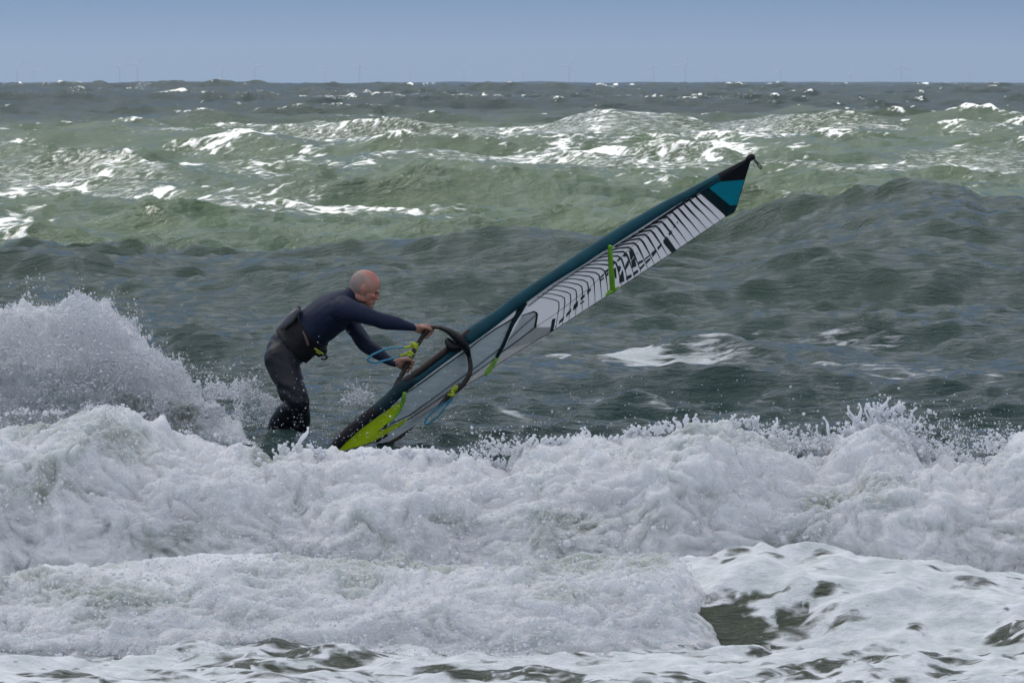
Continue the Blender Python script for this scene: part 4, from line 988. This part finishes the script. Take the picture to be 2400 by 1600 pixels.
TUR = [(40, 160, 40), (80, 163, 100), (281, 155, 30), (323, 151, 32), (522, 160, 95), (597, 154, 88), (762, 165, 20), (843, 151, 0), (962, 162, 95), (1087, 158, 60), (1226, 166, 10), (1334, 153, 25), (1532, 152, -6), (1606, 151, 20), (1675, 168, 50), (1829, 163, -3), (1993, 171, 0), (2112, 152, -4), (2272, 164, -6)]
kids = list(base.children)
for i, (px, row, ph) in enumerate(TUR):
    lo, hi = 9000., 30000.
    for _ in range(40):
        mid = (lo + hi) / 2; e = 70 - mid * mid / (2 * 6371000.) 
        if e > zrow(row, mid): lo = mid
        else: hi = mid
    D = (lo + hi) / 2; rot = math.radians(ph)
    r = base if i == 0 else base.copy()
    if i: C.objects.link(r)
    r.location = (xcol(px, D), D, -D * D / (2 * 6371000.))
    yaw = math.radians(random.uniform(-25, 25)); r.rotation_euler = (0, 0, yaw)
    k = 0
    for ch in kids:
        c = ch if i == 0 else ch.copy()
        if i: C.objects.link(c); c.parent = r
        if c.name.startswith("blade"):
            c.rotation_euler = (0, rot + 2 * math.pi / 3 * k, 0); k += 1
    ords = ["leftmost", "second from left", "third from left", "fourth from left", "fifth from left", "sixth from left", "seventh from left", "eighth from left", "ninth from left", "tenth from left", "ninth from right", "eighth from right", "seventh from right", "sixth from right", "fifth from right", "fourth from right", "third from right", "second from right", "rightmost"]
    setp(r, label="faint distant wind turbine on the hazy horizon, " + ords[i], cat="wind turbine", group="wind turbines on the horizon")

# ------------------------------------------------------------------ cloud that shades the beach water, and the air
def build_cloud():
    alt = 420.; tgt = Vector((0, 14, 0)); cen = tgt + sunv * (alt / sunv.z)
    nu, nv = 120, 60
    th, ph = np.meshgrid(np.linspace(0.01, math.pi - .01, nv), np.linspace(0, 2 * math.pi, nu), indexing='ij')
    x = np.sin(th) * np.cos(ph); y = np.sin(th) * np.sin(ph); z = np.cos(th)
    r = 1 + .10 * fbm(x * 2.5, y * 2.5, z * 2.5, 4)
    V = np.stack([x * 120 * r + cen.x, y * 70 * r + cen.y, z * 14 * r + cen.z], -1)
    me = np_mesh("cloud", V.reshape(-1, 3), grid_faces(nv, nu))
    m, t, b = newmat("cloud_vapour")
    d = t.nodes.new("ShaderNodeBsdfDiffuse"); d.inputs[0].default_value = (.9, .9, .9, 1)
    tl = t.nodes.new("ShaderNodeBsdfTranslucent"); tl.inputs[0].default_value = (.9, .9, .9, 1)
    tr = t.nodes.new("ShaderNodeBsdfTransparent")
    m1 = t.nodes.new("ShaderNodeMixShader"); m1.inputs[0].default_value = .6; t.links.new(d.outputs[0], m1.inputs[1]); t.links.new(tl.outputs[0], m1.inputs[2])
    m2 = t.nodes.new("ShaderNodeMixShader"); m2.inputs[0].default_value = .36; t.links.new(m1.outputs[0], m2.inputs[1]); t.links.new(tr.outputs[0], m2.inputs[2])
    t.links.new(m2.outputs[0], t.nodes["Material Output"].inputs[0])
    o = link("cloud", me, m); o["kind"] = "structure"
build_cloud()
HAZE = True
if HAZE:
    V = [(x, y, z) for x in (-9000, 9000) for y in (-300, 27000) for z in (-75, 125)]
    Fc = [(0, 1, 3, 2), (4, 6, 7, 5), (0, 4, 5, 1), (2, 3, 7, 6), (0, 2, 6, 4), (1, 5, 7, 3)]
    me = mesh_py("haze", V, Fc, False)
    m = bpy.data.materials.new("haze_air"); m.use_nodes = True; t = m.node_tree
    t.nodes.remove(t.nodes["Principled BSDF"])
    pv = t.nodes.new("ShaderNodeVolumePrincipled"); pv.inputs["Color"].default_value = (.46, .57, .72, 1); pv.inputs["Density"].default_value = 7.5e-5; pv.inputs["Anisotropy"].default_value = 0.2
    t.links.new(pv.outputs[0], t.nodes["Material Output"].inputs["Volume"])
    o = link("haze", me, m); o["kind"] = "stuff"; o["label"] = "thin sea haze fading the far wind turbines"
